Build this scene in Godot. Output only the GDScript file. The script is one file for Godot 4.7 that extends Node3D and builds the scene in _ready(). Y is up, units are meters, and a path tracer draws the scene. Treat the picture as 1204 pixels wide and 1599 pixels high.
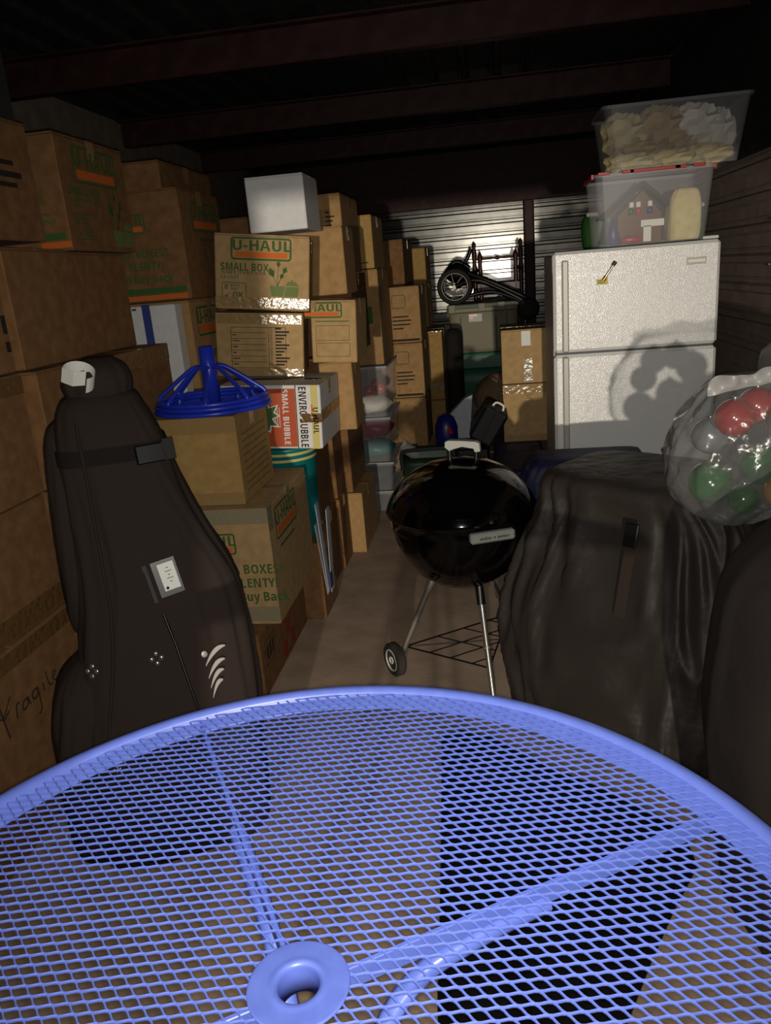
extends Node3D

# ------------------------------------------------------------------ mesh helper
class Mb:
	var st := SurfaceTool.new()
	var xf := Transform3D()
	func _init() -> void:
		st.begin(Mesh.PRIMITIVE_TRIANGLES)
		st.set_smooth_group(-1)
	func smooth(on: bool) -> Mb:
		st.set_smooth_group(0 if on else -1)
		return self
	func t(a: Vector3, b: Vector3, c: Vector3) -> void:   # counter-clockwise seen from outside
		st.add_vertex(xf * a)
		st.add_vertex(xf * c)
		st.add_vertex(xf * b)
	func q(a: Vector3, b: Vector3, c: Vector3, d: Vector3) -> void:
		t(a, b, c)
		t(a, c, d)
	func box(c: Vector3, s: Vector3, r: float = 0.003) -> void:   # box with chamfered edges
		var h := s * 0.5
		r = minf(r, minf(h.x, minf(h.y, h.z)) * 0.45)
		var P := func(sx: float, sy: float, sz: float, ax: int) -> Vector3:
			var v := Vector3(sx * (h.x - r), sy * (h.y - r), sz * (h.z - r))
			if ax == 0: v.x = sx * h.x
			elif ax == 1: v.y = sy * h.y
			else: v.z = sz * h.z
			return c + v
		for s1 in [-1.0, 1.0]:
			_face(P.call(s1, -1, -1, 0), P.call(s1, 1, -1, 0), P.call(s1, 1, 1, 0), P.call(s1, -1, 1, 0), c)
			_face(P.call(-1, s1, -1, 1), P.call(1, s1, -1, 1), P.call(1, s1, 1, 1), P.call(-1, s1, 1, 1), c)
			_face(P.call(-1, -1, s1, 2), P.call(1, -1, s1, 2), P.call(1, 1, s1, 2), P.call(-1, 1, s1, 2), c)
			for s2 in [-1.0, 1.0]:
				_face(P.call(s1, s2, -1, 0), P.call(s1, s2, 1, 0), P.call(s1, s2, 1, 1), P.call(s1, s2, -1, 1), c)
				_face(P.call(s1, -1, s2, 0), P.call(s1, 1, s2, 0), P.call(s1, 1, s2, 2), P.call(s1, -1, s2, 2), c)
				_face(P.call(-1, s1, s2, 1), P.call(1, s1, s2, 1), P.call(1, s1, s2, 2), P.call(-1, s1, s2, 2), c)
				for s3 in [-1.0, 1.0]:
					var a: Vector3 = P.call(s1, s2, s3, 0)
					var b: Vector3 = P.call(s1, s2, s3, 1)
					var d: Vector3 = P.call(s1, s2, s3, 2)
					if (b - a).cross(d - a).dot(a - c) > 0.0: t(a, b, d)
					else: t(a, d, b)
	func _face(a: Vector3, b: Vector3, c: Vector3, d: Vector3, mid: Vector3) -> void:
		if (b - a).cross(d - a).dot((a + c) * 0.5 - mid) > 0.0: q(a, b, c, d)
		else: q(a, d, c, b)
	func tube(pts: Array, r, seg: int = 8, closed: bool = false) -> void:
		var n := pts.size()
		var rings: Array = []
		var prev := Vector3.ZERO
		for i in n:
			var d: Vector3
			if closed: d = (pts[(i + 1) % n] - pts[(i - 1 + n) % n]).normalized()
			elif i == 0: d = (pts[1] - pts[0]).normalized()
			elif i == n - 1: d = (pts[n - 1] - pts[n - 2]).normalized()
			else: d = (pts[i + 1] - pts[i - 1]).normalized()
			var u: Vector3
			if prev == Vector3.ZERO:
				u = d.cross(Vector3.UP if absf(d.y) < 0.9 else Vector3.RIGHT).normalized()
			else:
				u = (prev - d * prev.dot(d)).normalized()
			prev = u
			var w := d.cross(u)
			var rr: float = r[i] if r is Array else r
			var ring := PackedVector3Array()
			for k in seg:
				var a := TAU * k / seg
				ring.append(pts[i] + (u * cos(a) + w * sin(a)) * rr)
			rings.append(ring)
		smooth(true)
		for i in (n if closed else n - 1):
			var A: PackedVector3Array = rings[i]
			var B: PackedVector3Array = rings[(i + 1) % n]
			for k in seg:
				var k2 := (k + 1) % seg
				q(A[k], A[k2], B[k2], B[k])
		smooth(false)
		if not closed:
			for k in range(1, seg - 1):
				t(rings[0][0], rings[0][k + 1], rings[0][k])
				t(rings[n - 1][0], rings[n - 1][k], rings[n - 1][k + 1])
	func lathe(prof: Array, seg: int = 32, c: Vector3 = Vector3.ZERO) -> void:   # profile of (radius, height), listed upwards on the outside
		smooth(true)
		for i in prof.size() - 1:
			var a: Vector2 = prof[i]
			var b: Vector2 = prof[i + 1]
			for k in seg:
				var p := TAU * k / seg
				var s := TAU * (k + 1) / seg
				var A := c + Vector3(cos(p) * a.x, a.y, -sin(p) * a.x)
				var B := c + Vector3(cos(s) * a.x, a.y, -sin(s) * a.x)
				var C := c + Vector3(cos(s) * b.x, b.y, -sin(s) * b.x)
				var D := c + Vector3(cos(p) * b.x, b.y, -sin(p) * b.x)
				if a.x > 1e-5: t(A, B, C)
				if b.x > 1e-5: t(A, C, D)
		smooth(false)
	func prism(poly: PackedVector2Array, z0: float, z1: float) -> void:   # outline in xy, from z0 to z1
		if Geometry2D.is_polygon_clockwise(poly):
			poly.reverse()
		var idx := Geometry2D.triangulate_polygon(poly)
		for i in range(0, idx.size(), 3):
			var a := poly[idx[i]]
			var b := poly[idx[i + 1]]
			var c := poly[idx[i + 2]]
			if (b - a).cross(c - a) < 0.0:
				var s := b
				b = c
				c = s
			t(Vector3(a.x, a.y, z1), Vector3(b.x, b.y, z1), Vector3(c.x, c.y, z1))
			t(Vector3(a.x, a.y, z0), Vector3(c.x, c.y, z0), Vector3(b.x, b.y, z0))
		for i in poly.size():
			var a := poly[i]
			var b := poly[(i + 1) % poly.size()]
			q(Vector3(a.x, a.y, z0), Vector3(b.x, b.y, z0), Vector3(b.x, b.y, z1), Vector3(a.x, a.y, z1))
	func loft(rings: Array, cap0: bool = true, cap1: bool = true) -> void:   # rings counter-clockwise seen from above, listed upwards
		smooth(true)
		for i in rings.size() - 1:
			var A: PackedVector3Array = rings[i]
			var B: PackedVector3Array = rings[i + 1]
			var n := A.size()
			for k in n:
				var k2 := (k + 1) % n
				q(A[k], A[k2], B[k2], B[k])
		for e in 2:
			if not [cap0, cap1][e]: continue
			var R: PackedVector3Array = rings[0] if e == 0 else rings[rings.size() - 1]
			var m := Vector3.ZERO
			for p in R: m += p / R.size()
			for k in R.size():
				if e == 0: t(m, R[(k + 1) % R.size()], R[k])
				else: t(m, R[k], R[(k + 1) % R.size()])
		smooth(false)
	func ball(c: Vector3, r: Vector3, seg: int = 16, noise: FastNoiseLite = null, amp: float = 0.0, round_: bool = true) -> void:
		smooth(round_)
		var h := int(seg / 2.0)
		var P := func(i: int, k: int) -> Vector3:
			var th := PI * i / h
			var ph := TAU * (k % seg) / seg
			var d := Vector3(sin(th) * cos(ph), -cos(th), -sin(th) * sin(ph))
			var m := 1.0
			if noise: m += amp * noise.get_noise_3dv(d * 1.0 + c * 10.0)
			return c + d * r * m
		for i in h:
			for k in seg:
				var a: Vector3 = P.call(i, k)
				var b: Vector3 = P.call(i, k + 1)
				var d: Vector3 = P.call(i + 1, k + 1)
				var e: Vector3 = P.call(i + 1, k)
				if i > 0: t(a, b, d)
				if i < h - 1: t(a, d, e)
		smooth(false)
	func text(s: String, font: Font, height: float, at: Vector2, center: bool = false, sx: float = 1.0, turn: float = 0.0) -> void:
		var tm := TextMesh.new()
		tm.text = s
		tm.font = font
		tm.font_size = 32
		tm.pixel_size = height / 23.0
		tm.depth = 0.0004
		tm.curve_step = 3.0
		tm.horizontal_alignment = HORIZONTAL_ALIGNMENT_CENTER if center else HORIZONTAL_ALIGNMENT_LEFT
		tm.vertical_alignment = VERTICAL_ALIGNMENT_CENTER
		if tm.get_surface_count() == 0: return
		var arr := tm.surface_get_arrays(0)
		var v: PackedVector3Array = arr[Mesh.ARRAY_VERTEX]
		var id: PackedInt32Array = arr[Mesh.ARRAY_INDEX] if arr[Mesh.ARRAY_INDEX] != null else PackedInt32Array()
		var X := xf * Transform3D(Basis(Vector3(0, 0, 1), turn), Vector3(at.x, at.y, 0.0)) * Transform3D(Basis.from_scale(Vector3(sx, 1, 1)), Vector3.ZERO)
		if id.size():
			for i in id: st.add_vertex(X * v[i])
		else:
			for p in v: st.add_vertex(X * p)
	func mesh() -> ArrayMesh:
		st.generate_normals()
		return st.commit()

# ------------------------------------------------------------------ naming and placing
var used := {}
func numbered(called: String) -> String:
	var n: int = used.get(called, 0)
	used[called] = n + 1
	return called if n == 0 else "%s_%03d" % [called, n]

func thing(called: String, label: String, category: String, at: Vector3 = Vector3.ZERO, turn: float = 0.0, group: String = "") -> Node3D:
	var o := Node3D.new()
	o.name = numbered(called)
	add_child(o)
	o.position = at
	o.rotation.y = turn
	o.set_meta("label", label)
	o.set_meta("category", category)
	if label.replace("-", " ").split(" ").size() > 15: print("LONG ", called, ": ", label)
	if group: o.set_meta("group", group)
	return o

func part(called: String, b: Mb, m: Material, parent: Node, label: String = "") -> MeshInstance3D:
	var o := MeshInstance3D.new()
	o.name = called
	o.mesh = b.mesh()
	o.material_override = m
	parent.add_child(o, true)
	if label: o.set_meta("label", label)
	return o

func struct(called: String, at: Vector3 = Vector3.ZERO) -> Node3D:
	var o := Node3D.new()
	o.name = called
	add_child(o)
	o.position = at
	o.set_meta("kind", "structure")
	return o

# ------------------------------------------------------------------ materials
var M := {}
func noise_tex(freq: float, c0: Color, c1: Color, seed_: int, oct: int = 4, size: int = 256) -> NoiseTexture2D:
	var n := FastNoiseLite.new()
	n.noise_type = FastNoiseLite.TYPE_SIMPLEX_SMOOTH
	n.frequency = freq
	n.seed = seed_
	n.fractal_octaves = oct
	var t := NoiseTexture2D.new()
	t.width = size
	t.height = size
	t.seamless = true
	t.noise = n
	var g := Gradient.new()
	g.set_color(0, c0)
	g.set_color(1, c1)
	t.color_ramp = g
	return t

func bump_tex(freq: float, strength: float, seed_: int, kind: int = FastNoiseLite.TYPE_SIMPLEX_SMOOTH, oct: int = 3, size: int = 256) -> NoiseTexture2D:
	var n := FastNoiseLite.new()
	n.noise_type = kind
	n.frequency = freq
	n.seed = seed_
	n.fractal_octaves = oct
	var t := NoiseTexture2D.new()
	t.width = size
	t.height = size
	t.seamless = true
	t.as_normal_map = true
	t.bump_strength = strength
	t.noise = n
	return t

func mat(key: String, c: Color, rough: float = 0.8, metal: float = 0.0, vary: float = 0.0, scale: float = 3.0, freq: float = 0.03) -> StandardMaterial3D:
	var m := StandardMaterial3D.new()
	m.resource_name = key
	m.albedo_color = c
	m.roughness = rough
	m.metallic = metal
	if vary > 0.0:
		m.albedo_color = Color.WHITE
		m.albedo_texture = noise_tex(freq, c.darkened(vary), c.lightened(vary * 0.5), key.hash() % 1000, 4)
		m.uv1_triplanar = true
		m.uv1_scale = Vector3.ONE * scale
	M[key] = m
	return m

func bumpy(m: StandardMaterial3D, tex: Texture2D, strength: float, scale: float) -> void:
	m.normal_enabled = true
	m.normal_texture = tex
	m.normal_scale = strength
	m.uv1_triplanar = true
	m.uv1_scale = Vector3.ONE * scale

var BOLD: SystemFont
var PLAIN: SystemFont

func make_materials() -> void:
	BOLD = SystemFont.new()
	BOLD.font_names = PackedStringArray(["Droid Sans"])
	BOLD.font_weight = 700
	PLAIN = SystemFont.new()
	PLAIN.font_names = PackedStringArray(["Droid Sans"])
	mat("kraft", Color(0.66, 0.51, 0.32), 0.85, 0, 0.10, 2.5)
	mat("kraft_pale", Color(0.70, 0.57, 0.38), 0.85, 0, 0.10, 2.5)
	mat("kraft_dark", Color(0.50, 0.34, 0.18), 0.85, 0, 0.14, 2.2)  # kraft with the shade on the left boxes put into its colour
	mat("kraft_yellow", Color(0.68, 0.54, 0.30), 0.85, 0, 0.10, 2.5)
	mat("tape", Color(0.60, 0.49, 0.32), 0.16)
	bumpy(M.tape, bump_tex(0.02, 6.0, 11), 0.26, 5.0)
	mat("tape_grey", Color(0.56, 0.52, 0.42), 0.22)
	bumpy(M.tape_grey, bump_tex(0.02, 5.0, 12), 0.4, 6.0)
	mat("tape_brown", Color(0.40, 0.29, 0.17), 0.18)
	bumpy(M.tape_brown, M.tape.normal_texture, 0.6, 6.0)
	mat("green_ink", Color(0.22, 0.36, 0.16), 0.8)
	mat("pale_green_ink", Color(0.42, 0.48, 0.26), 0.8)
	mat("orange_ink", Color(0.80, 0.40, 0.12), 0.8)
	mat("black_ink", Color(0.13, 0.10, 0.07), 0.8)
	mat("red_ink", Color(0.55, 0.18, 0.09), 0.8)
	mat("orange_board", Color(0.66, 0.26, 0.04), 0.6)
	mat("white_board", Color(0.84, 0.84, 0.84), 0.7, 0, 0.04)
	mat("grey_board", Color(0.66, 0.68, 0.72), 0.7, 0, 0.05)
	mat("blue_board", Color(0.16, 0.22, 0.48), 0.7)
	mat("white_label", Color(0.88, 0.88, 0.85), 0.6)
	mat("steel_white", Color(0.42, 0.42, 0.41), 0.20, 0.9, 0.10, 0.8)
	mat("steel_roof", Color(0.24, 0.25, 0.25), 0.5, 0.3, 0.15, 0.8)
	mat("steel_side", Color(0.66, 0.59, 0.53), 0.5, 0.0, 0.15, 0.8)
	mat("oxide_steel", Color(0.23, 0.08, 0.07), 0.6, 0.1, 0.2, 1.0)
	mat("concrete", Color(0.70, 0.60, 0.51), 0.9, 0, 0.14, 0.9, 0.02)
	var cn := bump_tex(0.15, 1.0, 4)
	M.concrete.normal_enabled = true
	M.concrete.normal_texture = cn
	M.concrete.normal_scale = 0.08
	mat("table_blue", Color(0.40, 0.48, 0.845), 0.36, 0.0, 0.06, 4.0)
	mat("base_blue", Color(0.14, 0.22, 0.74), 0.3)
	mat("enamel_black", Color(0.018, 0.014, 0.015), 0.09)
	mat("grey_plastic", Color(0.62, 0.62, 0.60), 0.5)
	mat("chrome", Color(0.75, 0.74, 0.72), 0.2, 0.9)
	mat("dull_metal", Color(0.52, 0.50, 0.46), 0.4, 0.6)
	mat("black_plastic", Color(0.03, 0.03, 0.032), 0.4)
	mat("black_cloth", Color(0.19, 0.16, 0.145), 0.95)
	M.black_cloth.metallic_specular = 0.2
	bumpy(M.black_cloth, bump_tex(0.25, 3.0, 21), 0.5, 5.0)
	mat("black_vinyl", Color(0.165, 0.145, 0.135), 0.55)
	bumpy(M.black_vinyl, bump_tex(0.012, 8.0, 22, FastNoiseLite.TYPE_SIMPLEX, 4), 0.55, 1.6)
	M.black_vinyl.metallic_specular = 0.35
	mat("black_cover", Color(0.17, 0.15, 0.145), 0.8)
	M.black_cover.metallic_specular = 0.3
	bumpy(M.black_cover, M.black_vinyl.normal_texture, 0.2, 1.2)
	mat("dark_frame_cloth", Color(0.13, 0.115, 0.11), 0.9)
	M.dark_frame_cloth.metallic_specular = 0.2
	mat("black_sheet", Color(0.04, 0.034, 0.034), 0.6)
	mat("silver_print", Color(0.62, 0.60, 0.58), 0.4, 0.3)
	mat("fridge_white", Color(0.84, 0.84, 0.84), 0.2)
	bumpy(M.fridge_white, bump_tex(0.09, 4.0, 31, FastNoiseLite.TYPE_SIMPLEX_SMOOTH, 2, 512), 0.28, 4.0)
	mat("fridge_side", Color(0.75, 0.75, 0.75), 0.5)
	mat("handle_beige", Color(0.66, 0.66, 0.62), 0.35)
	mat("gasket", Color(0.30, 0.30, 0.30), 0.6)
	mat("brass", Color(0.70, 0.52, 0.18), 0.25, 0.8)
	mat("paper_yellow", Color(0.78, 0.73, 0.45), 0.8)
	var cp := mat("clear_bin", Color(0.80, 0.80, 0.82, 0.20), 0.35)
	cp.transparency = BaseMaterial3D.TRANSPARENCY_ALPHA
	var bp := mat("clear_bag", Color(0.80, 0.81, 0.81, 0.09), 0.22)
	bp.transparency = BaseMaterial3D.TRANSPARENCY_ALPHA
	bumpy(bp, bump_tex(0.015, 8.0, 41, FastNoiseLite.TYPE_SIMPLEX, 4), 0.7, 2.0)
	var bw := mat("bag_white", Color(0.80, 0.79, 0.78, 0.45), 0.3)
	bw.transparency = BaseMaterial3D.TRANSPARENCY_ALPHA
	mat("grey_bag", Color(0.33, 0.33, 0.33), 0.45)
	mat("red_plastic", Color(0.62, 0.04, 0.05), 0.35)
	mat("red_ball", Color(0.52, 0.02, 0.03), 0.15)
	mat("green_ball", Color(0.02, 0.28, 0.06), 0.15)
	mat("gold_ball", Color(0.62, 0.45, 0.08), 0.2, 0.3)
	mat("grey_ball", Color(0.45, 0.45, 0.47), 0.2, 0.3)
	mat("pink_ball", Color(0.72, 0.32, 0.30), 0.25)
	mat("cloth_cream", Color(0.84, 0.78, 0.55), 0.9, 0, 0.1)
	mat("cloth_tan", Color(0.72, 0.62, 0.42), 0.9, 0, 0.1)
	mat("cloth_white", Color(0.86, 0.84, 0.80), 0.9)
	mat("green_tote", Color(0.10, 0.26, 0.05), 0.5)
	mat("brown_board", Color(0.40, 0.27, 0.18), 0.8)
	mat("teal", Color(0.05, 0.42, 0.43), 0.4)
	mat("cream_print", Color(0.76, 0.72, 0.45), 0.6)
	mat("tote_beige", Color(0.55, 0.53, 0.43), 0.5)
	mat("tote_grey_green", Color(0.30, 0.35, 0.29), 0.5)
	mat("tote_teal", Color(0.08, 0.38, 0.28), 0.45)
	mat("tan_sack", Color(0.50, 0.42, 0.31), 0.9, 0, 0.1)
	mat("maroon_wood", Color(0.24, 0.06, 0.05), 0.4)
	mat("rubber", Color(0.035, 0.033, 0.033), 0.7)
	mat("worn_rubber", Color(0.20, 0.18, 0.155), 0.85)  # lighter rubber tone for the kettle wheels
	mat("dark_frame", Color(0.05, 0.05, 0.052), 0.4, 0.2)
	mat("suitcase", Color(0.12, 0.12, 0.125), 0.6)
	mat("tarp_blue", Color(0.075, 0.085, 0.24), 0.65)
	bumpy(M.tarp_blue, M.black_vinyl.normal_texture, 0.3, 2.0)
	mat("bin_blue", Color(0.06, 0.09, 0.38), 0.4)
	mat("bin_green", Color(0.12, 0.22, 0.15), 0.45)
	mat("dark_blanket", Color(0.10, 0.07, 0.05), 0.9)
	mat("dark_grey", Color(0.16, 0.16, 0.17), 0.7)

# ------------------------------------------------------------------ printing on boxes
class Print:
	var host: Node3D
	var size: Vector3
	var inks := {}
	var owner_: Node3D
	var count := 0
	func _init(o: Node3D, b: Node3D, s: Vector3) -> void:
		owner_ = o
		host = b
		size = s
	func face(f: String, lift: float = 0.0006) -> Transform3D:
		if f == "f": return Transform3D(Basis.IDENTITY, Vector3(-size.x / 2, 0, size.z / 2 + lift))
		if f == "r": return Transform3D(Basis(Vector3(0, 0, -1), Vector3(0, 1, 0), Vector3(1, 0, 0)), Vector3(size.x / 2 + lift, 0, size.z / 2))
		return Transform3D(Basis(Vector3(1, 0, 0), Vector3(0, 0, -1), Vector3(0, 1, 0)), Vector3(-size.x / 2, size.y + lift, size.z / 2))
	func dims(f: String) -> Vector2:
		if f == "f": return Vector2(size.x, size.y)
		if f == "r": return Vector2(size.z, size.y)
		return Vector2(size.x, size.z)
	func ink(c: String, f: String, lift: float = 0.0006) -> Mb:
		if not inks.has(c): inks[c] = Mb.new()
		inks[c].xf = face(f, lift)
		return inks[c]
	func bar(c: String, f: String, u0: float, v0: float, u1: float, v1: float, lift: float = 0.0006, th: float = 0.0003) -> void:
		var d := dims(f)
		var key := c
		if c != "black_ink" and c != "red_ink":
			count += 1
			key = "%s#%d" % [c, count]
		var b := ink(key, f, lift)
		var A := Vector3(u0 * d.x, v0 * d.y, th)
		var C := Vector3(u1 * d.x, v1 * d.y, th)
		b.box((A + C) * 0.5 - Vector3(0, 0, th * 0.5), Vector3(C.x - A.x, C.y - A.y, th), 0.0)
	func frame(c: String, f: String, u0: float, v0: float, u1: float, v1: float, th: float, r: float) -> void:
		var d := dims(f)
		var b := ink(c, f)
		var x0 := u0 * d.x
		var y0 := v0 * d.y
		var x1 := u1 * d.x
		var y1 := v1 * d.y
		var o: Array = []
		var i: Array = []
		for k in 4:
			var cc: Vector2 = [Vector2(x1 - r, y1 - r), Vector2(x0 + r, y1 - r), Vector2(x0 + r, y0 + r), Vector2(x1 - r, y0 + r)][k]
			for s in 5:
				var a := PI / 2 * (k + s / 4.0)
				var dir := Vector2(cos(a), sin(a))
				o.append(cc + dir * r)
				i.append(cc + dir * maxf(r - th, 0.0005))
		for k in o.size():
			var k2 := (k + 1) % o.size()
			b.q(Vector3(i[k].x, i[k].y, 0), Vector3(o[k].x, o[k].y, 0), Vector3(o[k2].x, o[k2].y, 0), Vector3(i[k2].x, i[k2].y, 0))
	func text(c: String, f: String, s: String, u: float, v: float, h: float, center: bool = false, sx: float = 1.0, turn: float = 0.0, lift: float = 0.0006) -> void:
		var d := dims(f)
		ink(c, f, lift).text(s, owner_.BOLD, h, Vector2(u * d.x, v * d.y), center, sx, turn)
	func logo(f: String, u0: float, v0: float, u1: float, v1: float) -> void:
		var d := dims(f)
		var w := (u1 - u0) * d.x
		var h := (v1 - v0) * d.y
		frame("green_ink", f, u0, v0, u1, v1, w * 0.03, w * 0.06)
		text("green_ink", f, "U-HAUL", (u0 + u1) / 2, v0 + (v1 - v0) * 0.64, h * 0.46, true, w * 0.88 / (h * 0.46 * 4.55))
		bar("orange_ink", f, u0 + (u1 - u0) * 0.07, v0 + (v1 - v0) * 0.12, u1 - (u1 - u0) * 0.07, v0 + (v1 - v0) * 0.36)
	func buy_back(f: String, u: float, v: float, h: float) -> void:
		var d := dims(f)
		var lines := ["EXTRA BOXES?", "GOT PLENTY!", "We'll Buy Back", "the Extras."]
		for i in 4:
			text("green_ink", f, lines[i], u, v - i * h * 1.55 / d.y, h, false, 0.9)
	func form(f: String, u0: float, v0: float, u1: float, v1: float) -> void:
		var d := dims(f)
		frame("black_ink", f, u0, v0, u1, v1, 0.002, 0.004)
		var um := u0 + (u1 - u0) * 0.68
		bar("black_ink", f, um, v0, um + 0.0018 / d.x, v1)
		for k in range(1, 7):
			var v := v0 + (v1 - v0) * k / 7.0
			bar("black_ink", f, u0, v, um - 0.03, v + 0.0018 / d.y)
			bar("black_ink", f, u0 + 0.02, v - 0.010 / d.y, u0 + 0.06 + 0.02 * (k % 3), v - 0.006 / d.y)
		for k in 12:
			var v2 := v1 - (v1 - v0) * (k + 0.7) / 12.5
			bar("black_ink", f, um + 0.08, v2, um + 0.15 + 0.03 * ((k * 7) % 4), v2 + 0.007 / d.y)
			frame("black_ink", f, um + 0.02, v2 - 0.001 / d.y, um + 0.02 + 0.009 / d.x, v2 + 0.008 / d.y, 0.0014, 0.003)
	func ok_mark(f: String, u0: float, v0: float, u1: float, v1: float) -> void:
		var d := dims(f)
		var h := (v1 - v0) * d.y
		frame("green_ink", f, u0, v0, u1, v1, 0.003, 0.008)
		text("green_ink", f, "8", u0 + (u1 - u0) * 0.1, v0 + (v1 - v0) * 0.72, h * 0.28)
		text("green_ink", f, "BOXES", u0 + (u1 - u0) * 0.36, v0 + (v1 - v0) * 0.82, h * 0.13)
		text("green_ink", f, "DEEP", u0 + (u1 - u0) * 0.36, v0 + (v1 - v0) * 0.62, h * 0.13)
		text("green_ink", f, "OK", u0 + (u1 - u0) * 0.42, v0 + (v1 - v0) * 0.27, h * 0.34)
		var b := ink("green_ink", f)
		var P := func(a: float, c: float) -> Vector2: return Vector2((u0 + (u1 - u0) * a) * d.x, (v0 + (v1 - v0) * c) * d.y)
		b.prism(PackedVector2Array([P.call(0.08, 0.30), P.call(0.17, 0.12), P.call(0.38, 0.50), P.call(0.17, 0.22)]), 0, 0.0003)
	func plant(f: String, u: float, v: float, s: float) -> void:   # potted plant and lidded pot drawn on the carton
		var d := dims(f)
		var c := Vector2(u * d.x, v * d.y)
		var b := ink("pale_green_ink", f)
		b.prism(PackedVector2Array([c + Vector2(-0.30, 0) * s, c + Vector2(0.06, 0) * s, c + Vector2(0.12, 0.32) * s, c + Vector2(-0.36, 0.32) * s]), 0, 0.0003)
		b.prism(PackedVector2Array([c + Vector2(0.10, 0) * s, c + Vector2(0.52, 0) * s, c + Vector2(0.56, 0.30) * s, c + Vector2(0.14, 0.30) * s]), 0, 0.0003)
		b.prism(PackedVector2Array([c + Vector2(0.12, 0.33) * s, c + Vector2(0.56, 0.33) * s, c + Vector2(0.46, 0.46) * s, c + Vector2(0.37, 0.46) * s, c + Vector2(0.37, 0.52) * s, c + Vector2(0.30, 0.52) * s, c + Vector2(0.30, 0.46) * s, c + Vector2(0.22, 0.46) * s]), 0, 0.0003)
		b = ink("green_ink", f)
		for k in [[-0.30, 0.72, 0.16], [-0.08, 0.98, 0.10], [0.12, 0.80, 0.12], [0.02, 0.62, 0.10]]:
			var e: Vector2 = c + Vector2(k[0], k[1]) * s
			var root := c + Vector2(-0.12, 0.32) * s
			var dir: Vector2 = (e - root).normalized()
			var n := Vector2(-dir.y, dir.x)
			b.prism(PackedVector2Array([root - n * 0.008 * s, root + n * 0.008 * s, e + n * 0.008 * s, e - n * 0.008 * s]), 0, 0.0003)
			var r: float = k[2] * s
			b.prism(PackedVector2Array([e - dir * r, e + n * r * 0.7, e + dir * r, e - n * r * 0.7]), 0, 0.0003)
	func done(parts: Dictionary) -> void:
		for key: String in inks:
			var c := key.split("#")[0]
			var called: String = {"green_ink": "green_print", "pale_green_ink": "pale_green_print", "orange_ink": "orange_print", "black_ink": "black_print", "red_ink": "red_print", "tape": "packing_tape", "tape_grey": "packing_tape", "tape_brown": "packing_tape", "white_label": "paper_label", "silver_print": "silver_print", "blue_board": "blue_stripe", "orange_board": "orange_panel", "paper_yellow": "orange_print", "white_board": "white_print"}.get(c, c)
			owner_.part(called, inks[key], parts[c], host)

# a carton given by its front face and its depth; prints are added by the caller through the returned Print
func carton(x0: float, x1: float, y0: float, y1: float, z0: float, z1: float, label: String, opt: Dictionary = {}) -> Print:
	var s := Vector3(x1 - x0, y1 - y0, z0 - z1)
	var o := thing(opt.get("name", "cardboard_box"), label, opt.get("cat", "box"), Vector3((x0 + x1) / 2, y0, (z0 + z1) / 2), opt.get("yaw", 0.0), opt.get("group", ""))
	o.rotation.z = opt.get("tilt", 0.0)
	var k: Material = M[opt.get("mat", "kraft")]
	var b := Mb.new()
	b.box(Vector3(0, (s.y - 0.005) / 2, 0), Vector3(s.x, s.y - 0.005, s.z), 0.004)
	part("body", b, k, o)
	if opt.get("flaps", true):
		for sgn in [-1.0, 1.0]:
			var fl := Mb.new()
			fl.box(Vector3(0, s.y - 0.0025, sgn * (s.z / 4 + 0.001)), Vector3(s.x - 0.002, 0.005, s.z / 2 - 0.004), 0.002)
			part("flap", fl, k, o)
		if opt.get("seal", true):
			var tp := Mb.new()
			tp.box(Vector3(0, s.y + 0.0003, 0), Vector3(s.x + 0.0012, 0.0006, 0.05), 0.0)
			tp.box(Vector3(s.x / 2 + 0.0004, s.y - 0.03, 0), Vector3(0.0006, 0.06, 0.05), 0.0)
			part("packing_tape", tp, M[opt.get("tape", "tape")], o)
	return Print.new(self, o, s)

func sliver(n: int) -> String:
	return ["first", "second", "third", "fourth", "fifth"][n]

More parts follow.
